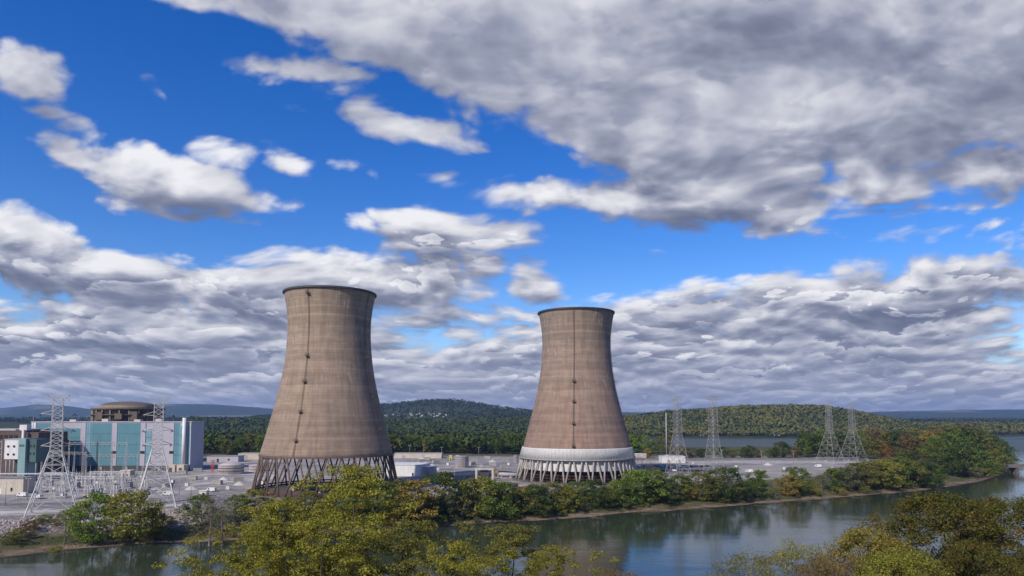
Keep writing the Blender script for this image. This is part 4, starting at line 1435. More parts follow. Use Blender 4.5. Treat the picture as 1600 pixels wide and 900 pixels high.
# ------------------------------------------------------------------ lattice pylons
def pylon(px, py_foot, py_top, mm, label, rz=0.35, hb=9.6, depth=None, th=.8):
    p = at(px, py_foot, GZ)
    d = depth or (p.y + hb * .6)
    x = atd(px, d)
    H = zat(py_top, d) - GZ
    class B(MB):
        def bar(s, a, b, r, r2=None, n=4, cap=True):
            return MB.bar(s, a, b, r * th, None if r2 is None else r2 * th, n, cap)
    T = empty('lattice_pylon', (x, d, GZ), rz, label, 'pylon', 'lattice pylons')
    zw = H * .53            # waist
    hw = 2.15               # half width at the waist
    ht = 1.75

    def half(z):
        return hb + (hw - hb) * z / zw if z < zw else hw + (ht - hw) * (z - zw) / (H - zw)
    cs = [(-1, -1), (1, -1), (1, 1), (-1, 1)]
    lv = [0, .30, .56, .78, .92, 1.0]
    lv = [q * zw for q in lv]
    for sx, sy in cs:
        m_ = B().bar((sx * hb, sy * hb, 0), (sx * hw, sy * hw, zw), .30, .24)
        m_.build('leg', M[mm], T)
    br = B()
    for i in range(len(lv) - 1):
        z0, z1 = lv[i], lv[i + 1]
        h0, h1 = half(z0), half(z1)
        for k in range(4):
            a, b = cs[k], cs[(k + 1) % 4]
            A0, B0 = Vector((a[0] * h0, a[1] * h0, z0)), Vector((b[0] * h0, b[1] * h0, z0))
            A1, B1 = Vector((a[0] * h1, a[1] * h1, z1)), Vector((b[0] * h1, b[1] * h1, z1))
            if i == 0:
                mid = (A1 + B1) / 2
                br.bar(A0, mid, .16)
                br.bar(B0, mid, .16)
                q0, q1 = A0.lerp(mid, .5), B0.lerp(mid, .5)
                br.bar(q0, A0.lerp(A1, .55), .11)
                br.bar(q1, B0.lerp(B1, .55), .11)
                br.bar(q0, A1, .10)
                br.bar(q1, B1, .10)
            else:
                br.bar(A0, B1, .15)
                br.bar(B0, A1, .15)
                c_ = (A0 + B1) / 2
                if i < 3:
                    br.bar(A0.lerp(A1, .5), A0.lerp(B1, .25), .09)
                    br.bar(B0.lerp(B1, .5), B0.lerp(A1, .25), .09)
            br.bar(A1, B1, .17)
    br.build('bracing', M[mm], T)
    mast = B()
    n = 11
    for i in range(n):
        z0, z1 = zw + (H - zw) * i / n, zw + (H - zw) * (i + 1) / n
        h0, h1 = half(z0), half(z1)
        for k in range(4):
            a, b = cs[k], cs[(k + 1) % 4]
            A0, B0 = (a[0] * h0, a[1] * h0, z0), (b[0] * h0, b[1] * h0, z0)
            A1, B1 = (a[0] * h1, a[1] * h1, z1), (b[0] * h1, b[1] * h1, z1)
            mast.bar(A0, A1, .2)
            mast.bar(A0, B1, .12)
            mast.bar(B0, A1, .12)
            mast.bar(A1, B1, .12)
    mast.build('mast', M[mm], T)
    # square head and pairs of short arms
    hd = B()
    z = H
    w_ = 4.0
    for s_ in (-1, 1):
        hd.bar((-w_, s_ * ht, z), (w_, s_ * ht, z), .2)
        hd.bar((s_ * w_, -ht, z), (s_ * w_, ht, z), .2)
        for t in (-1, 1):
            hd.bar((s_ * w_, t * ht, z), (s_ * ht, t * ht, z - 2.6), .13)
            hd.bar((s_ * w_, t * ht, z), (s_ * w_, t * ht, z - 2.2), .12)
            hd.bar((s_ * w_, t * ht, z - 2.2), (s_ * ht, t * ht, z - 2.4), .12)
    hd.build('head', M[mm], T)
    for j, zf in enumerate((.84, .70, .57)):
        z = H * zf
        for s_ in (-1, 1):
            am = B()
            L = 6.2 - j * .3
            h_ = half(z)
            for t in (-1, 1):
                am.bar((s_ * h_, t * h_, z), (s_ * L, 0, z + .3), .13)
                am.bar((s_ * h_, t * h_, z + 1.7), (s_ * L, 0, z + .3), .12)
            arm = am.build('cross_arm', M[mm], T)
            for t in (-1, 1):
                ins = B()
                q = Vector((s_ * L, 0, z + .2))
                e = q + Vector((t * .6 * s_, t * 3.2, -.9))
                for k in range(7):
                    a0, b0 = q.lerp(e, k / 7), q.lerp(e, (k + .6) / 7)
                    ins.bar(a0, b0, .2, .2, n=6)
                ins.build('insulator', M['dark_steel'], arm)
            T['arm%d_%d' % (j, s_)] = (s_ * L, 0.0, z + .2)
    for sx, sy in cs:
        MB().box(sx * hb - .8, sx * hb + .8, sy * hb - .8, sy * hb + .8, -.5, .5).build('footing', M['concrete'], T)
    return T


PY = [pylon(88, 806, 618, 'white_steel', 'tallest white lattice pylon nearest the left frame edge', .5, 9.4, th=.9),
      pylon(246, 795, 622, 'white_steel', 'white lattice pylon in front of the right end of the teal hall', .5, 8.4, th=1.0),
      pylon(1059, 750, 620, 'grey_steel', 'slim pale pylon beside the tall plain pole, leftmost of the right hand four', .45, 6.6, th=.52),
      pylon(1115, 752, 619, 'grey_steel', 'pale pylon standing among the riverbank trees, second of the right hand four', .45, 5.6, th=.52),
      pylon(1296.5, 723, 629, 'grey_steel', 'hazy grey wide footed pylon, left one of the close pair at the far right', .6, 9.0, th=.48),
      pylon(1332.5, 721, 628.5, 'grey_steel', 'grey wide footed pylon, right one of the close pair at the far right', .6, 9.4, th=.5)]


def wire(points, label, r=.05, sag=.035):
    """one conductor hanging through a row of arms"""
    mb = MB()
    for a, b in zip(points, points[1:]):
        L = (b - a).length
        n = 14
        pr = a
        for i in range(1, n + 1):
            t = i / n
            q = a.lerp(b, t)
            q.z -= 4 * sag * L * t * (1 - t)
            mb.bar(pr, q, r, n=4, cap=False)
            pr = q
    o = mb.build('power_line', M['dark_steel'])
    tag(o, label, 'power line', 'overhead lines')


def armpos(T, j, s_):
    v = Vector(T['arm%d_%d' % (j, s_)])
    v.rotate(Matrix.Rotation(T.rotation_euler.z, 3, 'Z'))
    return v + T.location


LVL = ['upper', 'middle', 'lower']
for j in range(3):
    for s_ in (-1, 1):
        side = 'near' if s_ < 0 else 'far'
        if s_ > 0:
            wire([armpos(PY[4], j, s_), armpos(PY[4], j, s_) + Vector((300, 40, 2))], 'thin %s wire running right from the hazy grey pylon' % LVL[j], .07, .02)
        wire([armpos(PY[5], j, s_), armpos(PY[5], j, s_) + Vector((300, 60, -6))], 'thin %s wire on the %s side of the rightmost grey pylon' % (LVL[j], side), .07, .03)
for T in PY:
    for k in [k for k in T.keys() if k.startswith('arm')]:
        del T[k]

# ------------------------------------------------------------------ trees
def leaf_quads(rs, cen, size, spread_n=None, up=0.35):
    """random leaf cards at the given points; returns (n*4,3)"""
    n = len(cen)
    nrm = rs.normal(size=(n, 3))
    if spread_n is not None:
        nrm = nrm * .8 + spread_n * 1.0
    nrm[:, 2] += up
    nrm /= np.linalg.norm(nrm, axis=1, keepdims=True) + 1e-9
    t = rs.normal(size=(n, 3))
    u = np.cross(nrm, t)
    u /= np.linalg.norm(u, axis=1, keepdims=True) + 1e-9
    v = np.cross(nrm, u)
    s = size * rs.uniform(.55, 1.35, (n, 1))
    a = s * rs.uniform(.6, 1.0, (n, 1))
    V = np.stack([cen - u * s, cen - v * a * .62 + u * s * .1, cen + u * s, cen + v * a * .62 - u * s * .1], 1)
    return V.reshape(-1, 3)


def crown_points(rs, H, R, lo=.22, n=70, squash=1.0, irr=.35, top=.9):
    """clump centres that fill an uneven crown"""
    pts = []
    lob = rs.uniform(0, 2 * PI, 5)
    while len(pts) < n:
        a = rs.uniform(0, 2 * PI)
        h = rs.uniform(0, 1)
        prof_ = math.sin(PI * min(1, (h * .86 + .10))) ** .62
        w_ = 1 + irr * (math.sin(2 * a + lob[0]) * .5 + math.sin(3 * a + lob[1] + h * 4) * .5) + irr * .5 * math.sin(5 * h * 3 + lob[2] + a)
        r = R * prof_ * w_ * math.sqrt(rs.uniform(.12, 1))
        pts.append((r * math.cos(a), r * math.sin(a) * squash, H * (lo + (top - lo) * h)))
    return np.array(pts)


def make_tree(seed, H, R, lo=.22, nclump=70, per=60, leaf=.3, rc=1.6, irr=.35, limbs=True, trunk_r=None, twigs=True, up=.35, gap=0.0, top=.93, flat=.72):
    """returns (wood MB, leaf vertex array) of one tree with its foot at the origin"""
    rs = np.random.RandomState(seed)
    cl = crown_points(rs, H, R, lo, nclump, irr=irr, top=top)
    tr = trunk_r or H * .018
    W_ = MB()
    # trunk
    nodes = []
    rad_ = []
    p = Vector((0, 0, 0))
    lean = Vector((rs.uniform(-.05, .05), rs.uniform(-.05, .05), 1))
    nseg = 7
    for i in range(nseg + 1):
        t = i / nseg
        q = Vector((lean.x * H * t * .8 + math.sin(t * 4 + seed) * R * .05, lean.y * H * t * .8 + math.cos(t * 3 + seed) * R * .05, H * .74 * t))
        if i:
            W_.bar(p, q, tr * (1 - .8 * (i - 1) / nseg) * (1.4 if i == 1 else 1), tr * (1 - .8 * i / nseg), n=7, cap=False)
        if t > .18:
            nodes.append(q.copy())
            rad_.append(tr * (1 - .8 * t))
        p = q
    if limbs:
        order = np.argsort(np.linalg.norm(cl - np.array([0, 0, H * .35]), axis=1))
        for idx in order:
            c_ = Vector(cl[idx])
            best, bi = 1e9, 0
            for k, nd in enumerate(nodes):
                d = (nd - c_).length + max(0, nd.z - c_.z + .2 * H * .1) * 1.6
                if d < best:
                    best, bi = d, k
            a = nodes[bi]
            ra = rad_[bi] * .62
            L = (c_ - a).length
            m1 = a.lerp(c_, .5) + Vector((rs.normal() * L * .08, rs.normal() * L * .08, L * .06))
            rb_ = max(ra * .45, .018)
            W_.bar(a, m1, ra, (ra + rb_) / 2, n=5, cap=False)
            W_.bar(m1, c_, (ra + rb_) / 2, rb_, n=4, cap=False)
            nodes += [m1, c_]
            rad_ += [(ra + rb_) / 2, rb_]
            if twigs:
                for k in range(4):
                    e = c_ + Vector(rs.normal(size=3)) * rc * .7
                    W_.bar(c_, e, rb_ * .7, .01, n=3, cap=False)
    L_ = []
    keep = rs.rand(len(cl)) > gap
    for c_, kp in zip(cl, keep):
        if not kp:
            continue
        m_ = int(per * rs.uniform(.6, 1.3))
        d = rs.normal(size=(m_, 3))
        d /= np.linalg.norm(d, axis=1, keepdims=True)
        rr_ = rc * rs.uniform(.6, 1.25) * rs.uniform(.25, 1, (m_, 1)) ** .5
        pts = c_ + d * rr_ * np.array([1.1, 1.1, flat])
        L_.append(leaf_quads(rs, pts, leaf, d, up))
    V = np.concatenate(L_) if L_ else np.zeros((0, 3))
    V = V.astype(np.float32)
    if len(V):
        V[:, 2] = np.maximum(V[:, 2], .25)
    return W_, V


TREE_N = [0]


class Kind:
    def __init__(s, name, seeds, cat='tree', leafm='leaf', trunkm='bark', **kw):
        s.name, s.cat = name, cat
        s.var = []
        s.H = kw['H']
        s.kw, s.seeds, s.lm, s.tm = kw, seeds, leafm, trunkm

    def protos(s):
        if not s.var:
            for sd_ in s.seeds:
                W_, V = make_tree(sd_, **s.kw)
                mw = W_.build('trunk', M[s.tm])
                C.objects.unlink(mw)
                ml = None
                if len(V):
                    ml = quads_object('crown', V, len(V) // 4, M[s.lm])
                    C.objects.unlink(ml)
                s.var.append((mw.data, ml.data if ml else None))
                bpy.data.objects.remove(mw)
                if ml:
                    bpy.data.objects.remove(ml)
        return s.var

    def place(s, x, y, z, h, col, label, group, wscale=None, v=None, rz=None):
        pr = s.protos()
        v = TREE_N[0] % len(pr) if v is None else v % len(pr)
        TREE_N[0] += 1
        T = empty(s.name, (x, y, z), TREE_N[0] * 2.39996 if rz is None else rz, label, s.cat, group)
        k = h / s.H
        kw_ = k * (wscale or 1.0)
        T.scale = (kw_, kw_, k)
        for nm, md in zip(('trunk', 'crown'), pr[v]):
            if md is None:
                continue
            o = bpy.data.objects.new(nm, md)
            C.objects.link(o)
            o.parent = T
            o.color = (*col, 1)
        return T


K_BANK = Kind('bank_tree', (1, 2, 3, 4, 5, 6), H=14, R=5.6, lo=.10, nclump=85, per=62, leaf=.30, rc=1.35, irr=.5)
K_ROUND = Kind('broadleaf_tree', (11, 12, 13), H=13, R=6.6, lo=.10, nclump=110, per=60, leaf=.28, rc=1.35, irr=.3)
K_BUSH = Kind('bush', (21, 22, 23), cat='bush', H=4, R=2.8, lo=.12, nclump=40, per=50, leaf=.16, rc=.7, irr=.4, trunk_r=.07)
K_BARE = Kind('bare_tree', (31, 32), trunkm='twig', H=12, R=4.2, lo=.25, nclump=90, per=3, leaf=.10, rc=1.6, irr=.4, gap=.5)
K_FAR = Kind('woodland_tree', (41, 42, 43, 44), H=20, R=7.5, lo=.14, nclump=75, per=34, leaf=.55, rc=2.0, irr=.4, twigs=False)
K_FARO = Kind('autumn_tree', (45, 46), leafm='leaf_rust', H=20, R=7.5, lo=.14, nclump=75, per=34, leaf=.55, rc=2.0, irr=.4, twigs=False)
# trees on the near bank, seen from close by
K_OPEN = Kind('riverside_maple', (51, 52, 53), H=30, R=12.0, lo=.26, nclump=210, per=135, leaf=.20, rc=1.45, irr=.75, flat=.5, trunk_r=.42, up=.6)
K_GOLD = Kind('golden_tree', (63,), H=26, R=11.5, lo=.20, nclump=380, per=120, leaf=.20, rc=1.4, irr=.35, top=.95, flat=.8, trunk_r=.42, up=.5)
K_DENSE = Kind('dense_oak', (61, 62), leafm='leaf_rust', H=26, R=11.5, lo=.20, nclump=430, per=120, leaf=.20, rc=1.4, irr=.35, top=.95, flat=.8, trunk_r=.42, up=.5)
K_THIN = Kind('thinning_tree', (71, 72), trunkm='twig', H=24, R=8.5, lo=.25, nclump=230, per=58, leaf=.16, rc=1.5, irr=.5, trunk_r=.3, gap=.15)

GREEN = {'mid green': (0.070, 0.105, 0.022), 'bright green': (0.100, 0.150, 0.028), 'dark green': (0.036, 0.062, 0.018), 'olive': (0.095, 0.098, 0.026),
         'yellow green': (0.135, 0.140, 0.026), 'golden': (0.175, 0.135, 0.030), 'brownish': (0.11, 0.075, 0.035), 'dark olive': (0.062, 0.064, 0.016), 'mustard': (0.145, 0.125, 0.032), 'lime': (0.150, 0.150, 0.026), 'rusty orange': (0.22, 0.095, 0.025), 'grey green': (0.075, 0.088, 0.052)}
GREEN = {k: tuple(q * 1.5 for q in v) for k, v in GREEN.items()}

# ---- individual trees of the island bank: (px, row of the foot, row of the top, colour, width scale, kind)
BANK = [
    (146, 850, 776, 'bright green', .72, 'r'), (205, 848, 773, 'yellow green', .88, 'r'), (238, 846, 796, 'olive', .7, 'b'), (313, 838, 776, 'mid green', .85, 'b'), (342, 838, 800, 'bright green', .9, 'b'),
    (372, 830, 775, 'mid green', .9, 'b'), (398, 828, 768, 'yellow green', .95, 'b'), (425, 832, 782, 'olive', .95, 'b'),
    (452, 826, 776, 'mid green', 1, 'b'), (485, 822, 768, 'olive', 1, 'r'), (520, 824, 772, 'mid green', 1, 'b'), (556, 820, 760, 'yellow green', 1, 'b'), (588, 822, 755, 'mid green', 1, 'r'),
    (620, 822, 750, 'olive', 1, 'b'), (648, 823, 752, 'golden', .85, 'b'), (668, 820, 776, 'olive', .9, 'b'), (690, 815, 742, 'dark green', .9, 'b'), (712, 815, 768, 'grey green', .9, 'b'),
    (733, 812, 750, 'olive', .9, 'b'), (752, 812, 745, 'yellow green', .9, 'b'), (776, 812, 752, 'mid green', .95, 'r'), (800, 808, 756, 'grey green', .95, 'b'), (822, 808, 762, 'golden', .9, 'b'),
    (838, 808, 757, 'dark green', .95, 'r'), (862, 805, 754, 'olive', .9, 'b'), (884, 805, 758, 'yellow green', .8, 'b'), (905, 800, 752, 'mid green', .95, 'r'), (930, 800, 750, 'dark green', .9, 'b'),
    (950, 798, 762, 'olive', .9, 'b'), (972, 796, 750, 'mid green', .95, 'r'), (996, 794, 736, 'bright green', 1.0, 'r'), (1020, 792, 732, 'mid green', 1.0, 'b'), (1042, 792, 748, 'dark green', .9, 'b'),
    (1063, 790, 742, 'mid green', .9, 'b'), (1076, 790, 760, 'golden', .7, 'b'), (1093, 789, 738, 'olive', .9, 'b'), (1118, 787, 750, 'mid green', .9, 'b'), (1138, 786, 733, 'dark green', .95, 'r'),
    (1160, 782, 758, 'grey green', .9, 'b'), (1188, 782, 736, 'mid green', .8, 'b'), (1176, 782, 752, 'dark green', .9, 'b'), (1212, 780, 752, 'brownish', .9, 'n'), (1233, 779, 742, 'golden', .95, 'b'), (1246, 777, 730, 'mid green', .9, 'b'),
    (1268, 776, 750, 'yellow green', .9, 'b'), (1285, 774, 736, 'grey green', .9, 'n'), (1302, 773, 733, 'mid green', .9, 'b'), (1322, 771, 730, 'grey green', .9, 'r'), (1343, 769, 724, 'olive', .95, 'r'),
    (1362, 768, 720, 'olive', 1, 'b'), (1384, 767, 717, 'yellow green', .95, 'r'), (1404, 765, 716, 'mid green', .95, 'b'), (1424, 763, 722, 'olive', .9, 'b'), (1442, 762, 720, 'dark green', .95, 'r'),
    (1456, 759, 730, 'mid green', .9, 'b'), (330, 826, 782, 'brownish', .9, 'n'), (346, 824, 776, 'brownish', .9, 'n'), (101, 822, 798, 'brownish', .7, 'n'), (1008, 770, 712, 'olive', .6, 'n'),
]
LMK = [(88, 'the tallest pylon'), (246, 'the second pylon'), (330, 'the white hut'), (440, 'the left tower foot'), (515, 'the left tower middle'), (610, "the left tower's right foot"),
       (665, 'the white warehouse'), (720, 'the grey tank'), (790, 'the thick pipe'), (840, "the banded tower's left"), (900, 'the banded tower'), (965, "the banded tower's right"), (1059, 'the pole pylon'),
       (1115, 'the bank pylon'), (1200, 'the empty yard'), (1296, 'the hazy pylon'), (1332, 'the rightmost pylon'), (1400, 'the orange wood'), (1470, 'the brown spit'), (1540, 'the river tip')]
USED = {}


def place_words(px):
    best = min(LMK, key=lambda t: abs(t[0] - px))
    d = px - best[0]
    w_ = 'at' if abs(d) < 9 else ('left of' if d < 0 else 'right of') if abs(d) < 24 else ('far left of' if d < 0 else 'far right of')
    return w_ + ' ' + best[1]


def uniq(base, px, row='on far riverbank'):
    lab = '%s %s %s' % (base, row, place_words(px))
    k = USED.get(lab, 0)
    USED[lab] = k + 1
    if k:
        lab = lab + ', ' + ['second one', 'third one', 'fourth one', 'fifth one', 'sixth one', 'seventh one', 'eighth one'][k - 1]
    if len(lab.split()) > 16:
        lab = lab.replace(', ', ' ').replace(' one', '').replace(' the ', ' ')
    return lab


def bank_foot(px, py):
    """a point on the bank slope seen at this pixel"""
    z = 3.0
    for _ in range(12):
        p = at(px, py, z)
        z = max(.4, tz(p.x, p.y))
    return p, z


SIZE = lambda h: 'tall' if h > 15 else 'medium' if h > 10 else 'small'
for (px, pf, ptop, cn, ws, kd) in BANK:
    p, z = bank_foot(px, pf - 1)
    h = max(3.0, zat(ptop, p.y) - z)
    K = {'r': K_ROUND, 'b': K_BANK, 'n': K_BARE}[kd]
    # width follows the photograph: trees there are about as wide as high
    h *= 1.12
    ws2 = ws * (1.4 if h > 9 else 1.7)
    if px > 430:
        z -= .5
    shape = {'r': 'round', 'b': 'ragged', 'n': 'nearly bare'}[kd]
    K.place(p.x, p.y, z - .2, h, GREEN[cn], uniq('%s %s %s %s' % (SIZE(h), shape, cn, 'tree'), px), 'trees on the far riverbank', ws2)

# undergrowth bushes on the bank
rs = np.random.RandomState(5)
BUSH = [(70, 842, 'bright green'), (88, 836, 'yellow green'), (102, 840, 'bright green'), (122, 838, 'mid green'), (84, 844, 'olive'), (58, 845, 'olive'), (110, 846, 'dark green'), (30, 856, 'olive'), (250, 842, 'dark green'), (262, 836, 'olive'), (132, 846, 'olive'),
        (230, 850, 'olive'), (365, 842, 'yellow green'), (410, 838, 'olive'), (690, 822, 'mid green'), (745, 818, 'grey green'), (800, 814, 'olive'), (845, 811, 'yellow green'), (880, 808, 'mid green'), (915, 803, 'grey green'), (1000, 797, 'mid green'),
        (1130, 789, 'mid green'), (1165, 785, 'brownish'), (1275, 778, 'yellow green'), (1315, 776, 'golden'), (1350, 773, 'olive'), (1392, 768, 'yellow green'), (1435, 764, 'bright green'), (1420, 766, 'mid green'), (15, 860, 'olive'), (46, 850, 'brownish')]
for px, py, cn in BUSH:
    p, z = bank_foot(px, py - 2)
    K_BUSH.place(p.x, p.y, z - .1, rs.uniform(2.6, 4.8), GREEN[cn], uniq('low %s bush' % cn, px, 'at far bank foot'), 'bushes along the far bank', rs.uniform(1.0, 1.5))

# shrubs by the water behind the causeway
for px, ptop, cn, ws in ((1066, 696, 'brownish', 1.2), (1082, 697, 'grey green', 1.3), (1100, 700, 'dark green', 1.2), (1132, 697, 'dark green', 1), (1148, 702, 'olive', 1.2), (1167, 698, 'dark green', 1), (1176, 695, 'dark green', .9), (1189, 704, 'brownish', 1.1),
                         (1207, 700, 'mid green', 1.1), (1216, 698, 'dark green', 1), (1226, 689, 'dark green', .9), (1246, 698, 'brownish', 1.1), (1014, 699, 'golden', .8)):
    p = at(px, 716.0, GZ)
    K_BANK.place(p.x, p.y + 6, tz(p.x, p.y + 6) - .1, zat(ptop, p.y + 6) - GZ, GREEN[cn], uniq('small round %s tree' % cn, px, 'behind flood wall'), 'trees behind the flood wall', ws * 1.5)

# the wooded tip of the island at the right: individual trees, nearest rows
TIPT = [(1478, 741, 706, 'dark green', 'f'), (1492, 738, 690, 'dark green', 'f'), (1508, 737, 686, 'dark green', 'f'), (1525, 742, 700, 'mid green', 'f'), (1540, 742, 704, 'mid green', 'f'), (1556, 740, 700, 'olive', 'f'), (1570, 737, 704, 'dark green', 'f'),
        (1580, 733, 712, 'mid green', 'f'), (1462, 722, 680, 'mid green', 'f'), (1480, 721, 672, 'mid green', 'f'), (1498, 721, 670, 'mid green', 'f'), (1516, 722, 668, 'dark green', 'f'), (1534, 722, 672, 'olive', 'f'), (1550, 721, 676, 'dark green', 'f'), (1564, 719, 686, 'dark green', 'f'), (1576, 720, 695, 'mid green', 'f'),
        (1352, 716, 686, 'mid green', 'f'), (1366, 717, 682, 'olive', 'f'), (1380, 717, 692, 'rusty orange', 'o'), (1398, 716, 697, 'brownish', 'o'), (1392, 713, 672, 'olive', 'o'), (1408, 714, 668, 'dark green', 'f'), (1420, 716, 676, 'brownish', 'o'), (1436, 716, 680, 'olive', 'o'),
        (1450, 716, 672, 'golden', 'o'), (1412, 722, 700, 'mid green', 'f'), (1428, 722, 703, 'dark green', 'f'), (1446, 722, 706, 'olive', 'f'), (1340, 712, 684, 'grey green', 'f'), (1370, 710, 668, 'brownish', 'o'), (1355, 708, 670, 'olive', 'o'), (1432, 708, 668, 'olive', 'o'),
        (1460, 708, 664, 'brownish', 'o'), (1476, 707, 662, 'olive', 'f'), (1492, 706, 662, 'mid green', 'o'), (1508, 706, 664, 'brownish', 'o'), (1524, 705, 666, 'dark green', 'f'), (1540, 704, 670, 'mid green', 'f'),
        (1262, 714, 672, 'dark green', 'f'), (1276, 714, 676, 'dark green', 'f'), (1290, 714, 668, 'mid green', 'f'), (1306, 714, 674, 'dark green', 'f'), (1320, 714, 672, 'grey green', 'f'), (1334, 714, 670, 'mid green', 'f'), (1254, 715, 684, 'mid green', 'f')]
for px, pf, ptop, cn, kd in TIPT:
    p, z = bank_foot(px, pf)
    K = K_FARO if kd == 'o' else K_FAR
    h = zat(ptop, p.y) - z
    K.place(p.x, p.y, z - .2, h, GREEN[cn], uniq('%s %s tree' % (SIZE(h), cn), px, 'in right hand wood'), 'trees of the wood at the right end of the island', 1.15 if h > 14 else 1.35)
for px, py, cn in ((1506, 748, 'olive'), (1520, 750, 'grey green'), (1536, 749, 'olive'), (1548, 747, 'mid green'), (1575, 741, 'mid green'), (1560, 744, 'grey green')):
    p, z = bank_foot(px, py - 3)
    K_BUSH.place(p.x, p.y, z - .1, 8, GREEN[cn], uniq('low %s bush' % cn, px, 'below right hand wood'), 'bushes along the far bank', 1.5)

# foremost trees of the wood behind the towers
rs = np.random.RandomState(8)
CN = ['dark green', 'dark green', 'mid green', 'mid green', 'olive', 'grey green', 'bright green', 'yellow green']
for k in range(64):
    px = 318 + (1040 - 318) * (k + rs.uniform(-.3, .3)) / 63
    if 455 < px < 570 or 838 < px < 950:
        continue
    dpt = rs.uniform(742, 800)
    x = atd(px, dpt)
    h = rs.uniform(15, 25)
    cn = CN[rs.randint(len(CN))]
    K_FAR.place(x, dpt, tz(x, dpt) - .2, h, GREEN[cn], uniq('%s %s tree' % (SIZE(h), cn), px, 'at rear wood edge'), 'edge trees of the wood behind the towers', rs.uniform(.95, 1.25))


# ---- woods far off, each one mass
def wood(name, pts, hs, leaf, per, mat_, seed, label, cols=None, blob=.42):
    """many small crowns of leaf cards joined into one far-off mass"""
    rs = np.random.RandomState(seed)
    n = len(pts)
    hs = np.asarray(hs)
    d = rs.normal(size=(n, per, 3))
    d /= np.linalg.norm(d, axis=2, keepdims=True)
    r = (hs * blob)[:, None, None] * rs.uniform(.65, 1.0, (n, per, 1))
    c_ = pts[:, None, :] + np.stack([0 * hs, 0 * hs, hs * .58], -1)[:, None, :]
    P_ = (c_ + d * r * np.array([1.0, 1.0, .95])).reshape(-1, 3)
    sz = np.repeat(hs * leaf, per)[:, None]
    dd = d.reshape(-1, 3)
    nrm = rs.normal(size=dd.shape) * .35 + dd
    nrm /= np.linalg.norm(nrm, axis=1, keepdims=True)
    u = np.cross(nrm, rs.normal(size=dd.shape))
    u /= np.linalg.norm(u, axis=1, keepdims=True)
    v = np.cross(nrm, u)
    V = np.stack([P_ - u * sz, P_ - v * sz, P_ + u * sz, P_ + v * sz], 1).reshape(-1, 3)
    o = quads_object(name, V, len(P_), mat_)
    tag(o, label, 'woodland', None, 'stuff')
    return o


def wood_mat(name, a, b, c_, scale=0.02):
    m_, g_ = mat(name)
    ps = g_.n('ShaderNodeNewGeometry')
    pos = ps.outputs['Position']
    col = g_.mix(g_.mr(g_.noise(pos, scale, 4, 0.65), .38, .62), a, b)
    col = g_.mix(g_.mr(g_.noise(pos, .03, 4, 0.7), .50, .70, 0, .8), col, c_)
    col = g_.vm('SCALE', col, g_.mr(ps.outputs['Random Per Island'], 0, 1, .86, 1.16))
    d = g_.n('ShaderNodeBsdfDiffuse')
    g_.put(d.inputs[0], col)
    finish(g_, d.outputs[0])
    return m_


WM = wood_mat('island_wood', (0.030, 0.052, 0.016), (0.060, 0.082, 0.024), (0.11, 0.105, 0.03))
WMH = wood_mat('hill_wood', (0.045, 0.070, 0.022), (0.115, 0.120, 0.036), (0.20, 0.15, 0.04), .008)
WMO = wood_mat('autumn_wood', (0.045, 0.055, 0.02), (0.12, 0.07, 0.025), (0.17, 0.09, 0.02), .015)
WMD = wood_mat('plain_wood', (0.022, 0.038, 0.016), (0.045, 0.055, 0.022), (0.08, 0.065, 0.03), .006)

rs = np.random.RandomState(3)
# wood filling the back of the island
n = 2600
Y = rs.uniform(752, 945, n)
PX = rs.uniform(-250, 1560, n)
X = (PX - 800) / F * Y
okm = (poly_sd(ISLAND, X, Y) > 12) & ~((PX > 992) & (PX < 1252)) & (Y > 752 + np.clip((PX - 1252) / 10, 0, 1) * -10)
X, Y, PX = X[okm], Y[okm], PX[okm]
Z = terrain(X, Y)
wood('island_wood', np.stack([X, Y, Z], -1), rs.uniform(13, 23, len(X)) * np.where(PX < 320, .62, 1), .085, 46, WM, 1, 'dense green wood filling the back of the island behind the plant')
# right hand hill and the far shore
n = 11000
Y = 1565 * (2500 / 1565) ** rs.uniform(0, 1, n)
PX = rs.uniform(300, 1620, n)
X = (PX - 800) / F * Y
Z = terrain(X, Y)
okm = (Z > 2.5) & ~((PX > 600) & (PX < 760) & (Y > 2350) & (rs.rand(n) < .6))
X, Y, Z, PX = X[okm], Y[okm], Z[okm], PX[okm]
hs_ = rs.uniform(11, 20, len(X))
lm = PX < 960
wood('far_shore_wood', np.stack([X, Y, Z], -1)[lm], hs_[lm], .16, 22, WM, 2, 'dark green wood on the far shore seen between and beside the towers')
wood('hill_wood', np.stack([X, Y, Z], -1)[~lm], hs_[~lm], .16, 22, WMH, 4, 'olive and yellow green wood covering the long hill at the right')
# wooded middle hill and plains
n = 13000
Y = 2500 * (5200 / 2500) ** rs.uniform(0, 1, n)
PX = rs.uniform(-120, 1700, n)
X = (PX - 800) / F * Y
Z = terrain(X, Y)
fld = fbm(X, Y, 700, 3, 21) > .62
town = (PX > 596) & (PX < 765) & (Y < 3350)
okm = ~fld & (~town | (rs.rand(n) < .35))
X, Y, Z = X[okm], Y[okm], Z[okm]
wood('distant_wood', np.stack([X, Y, Z], -1), rs.uniform(12, 20, len(X)), .26, 9, WMD, 6, 'dark mass of distant woods below the blue ridges', blob=.6)

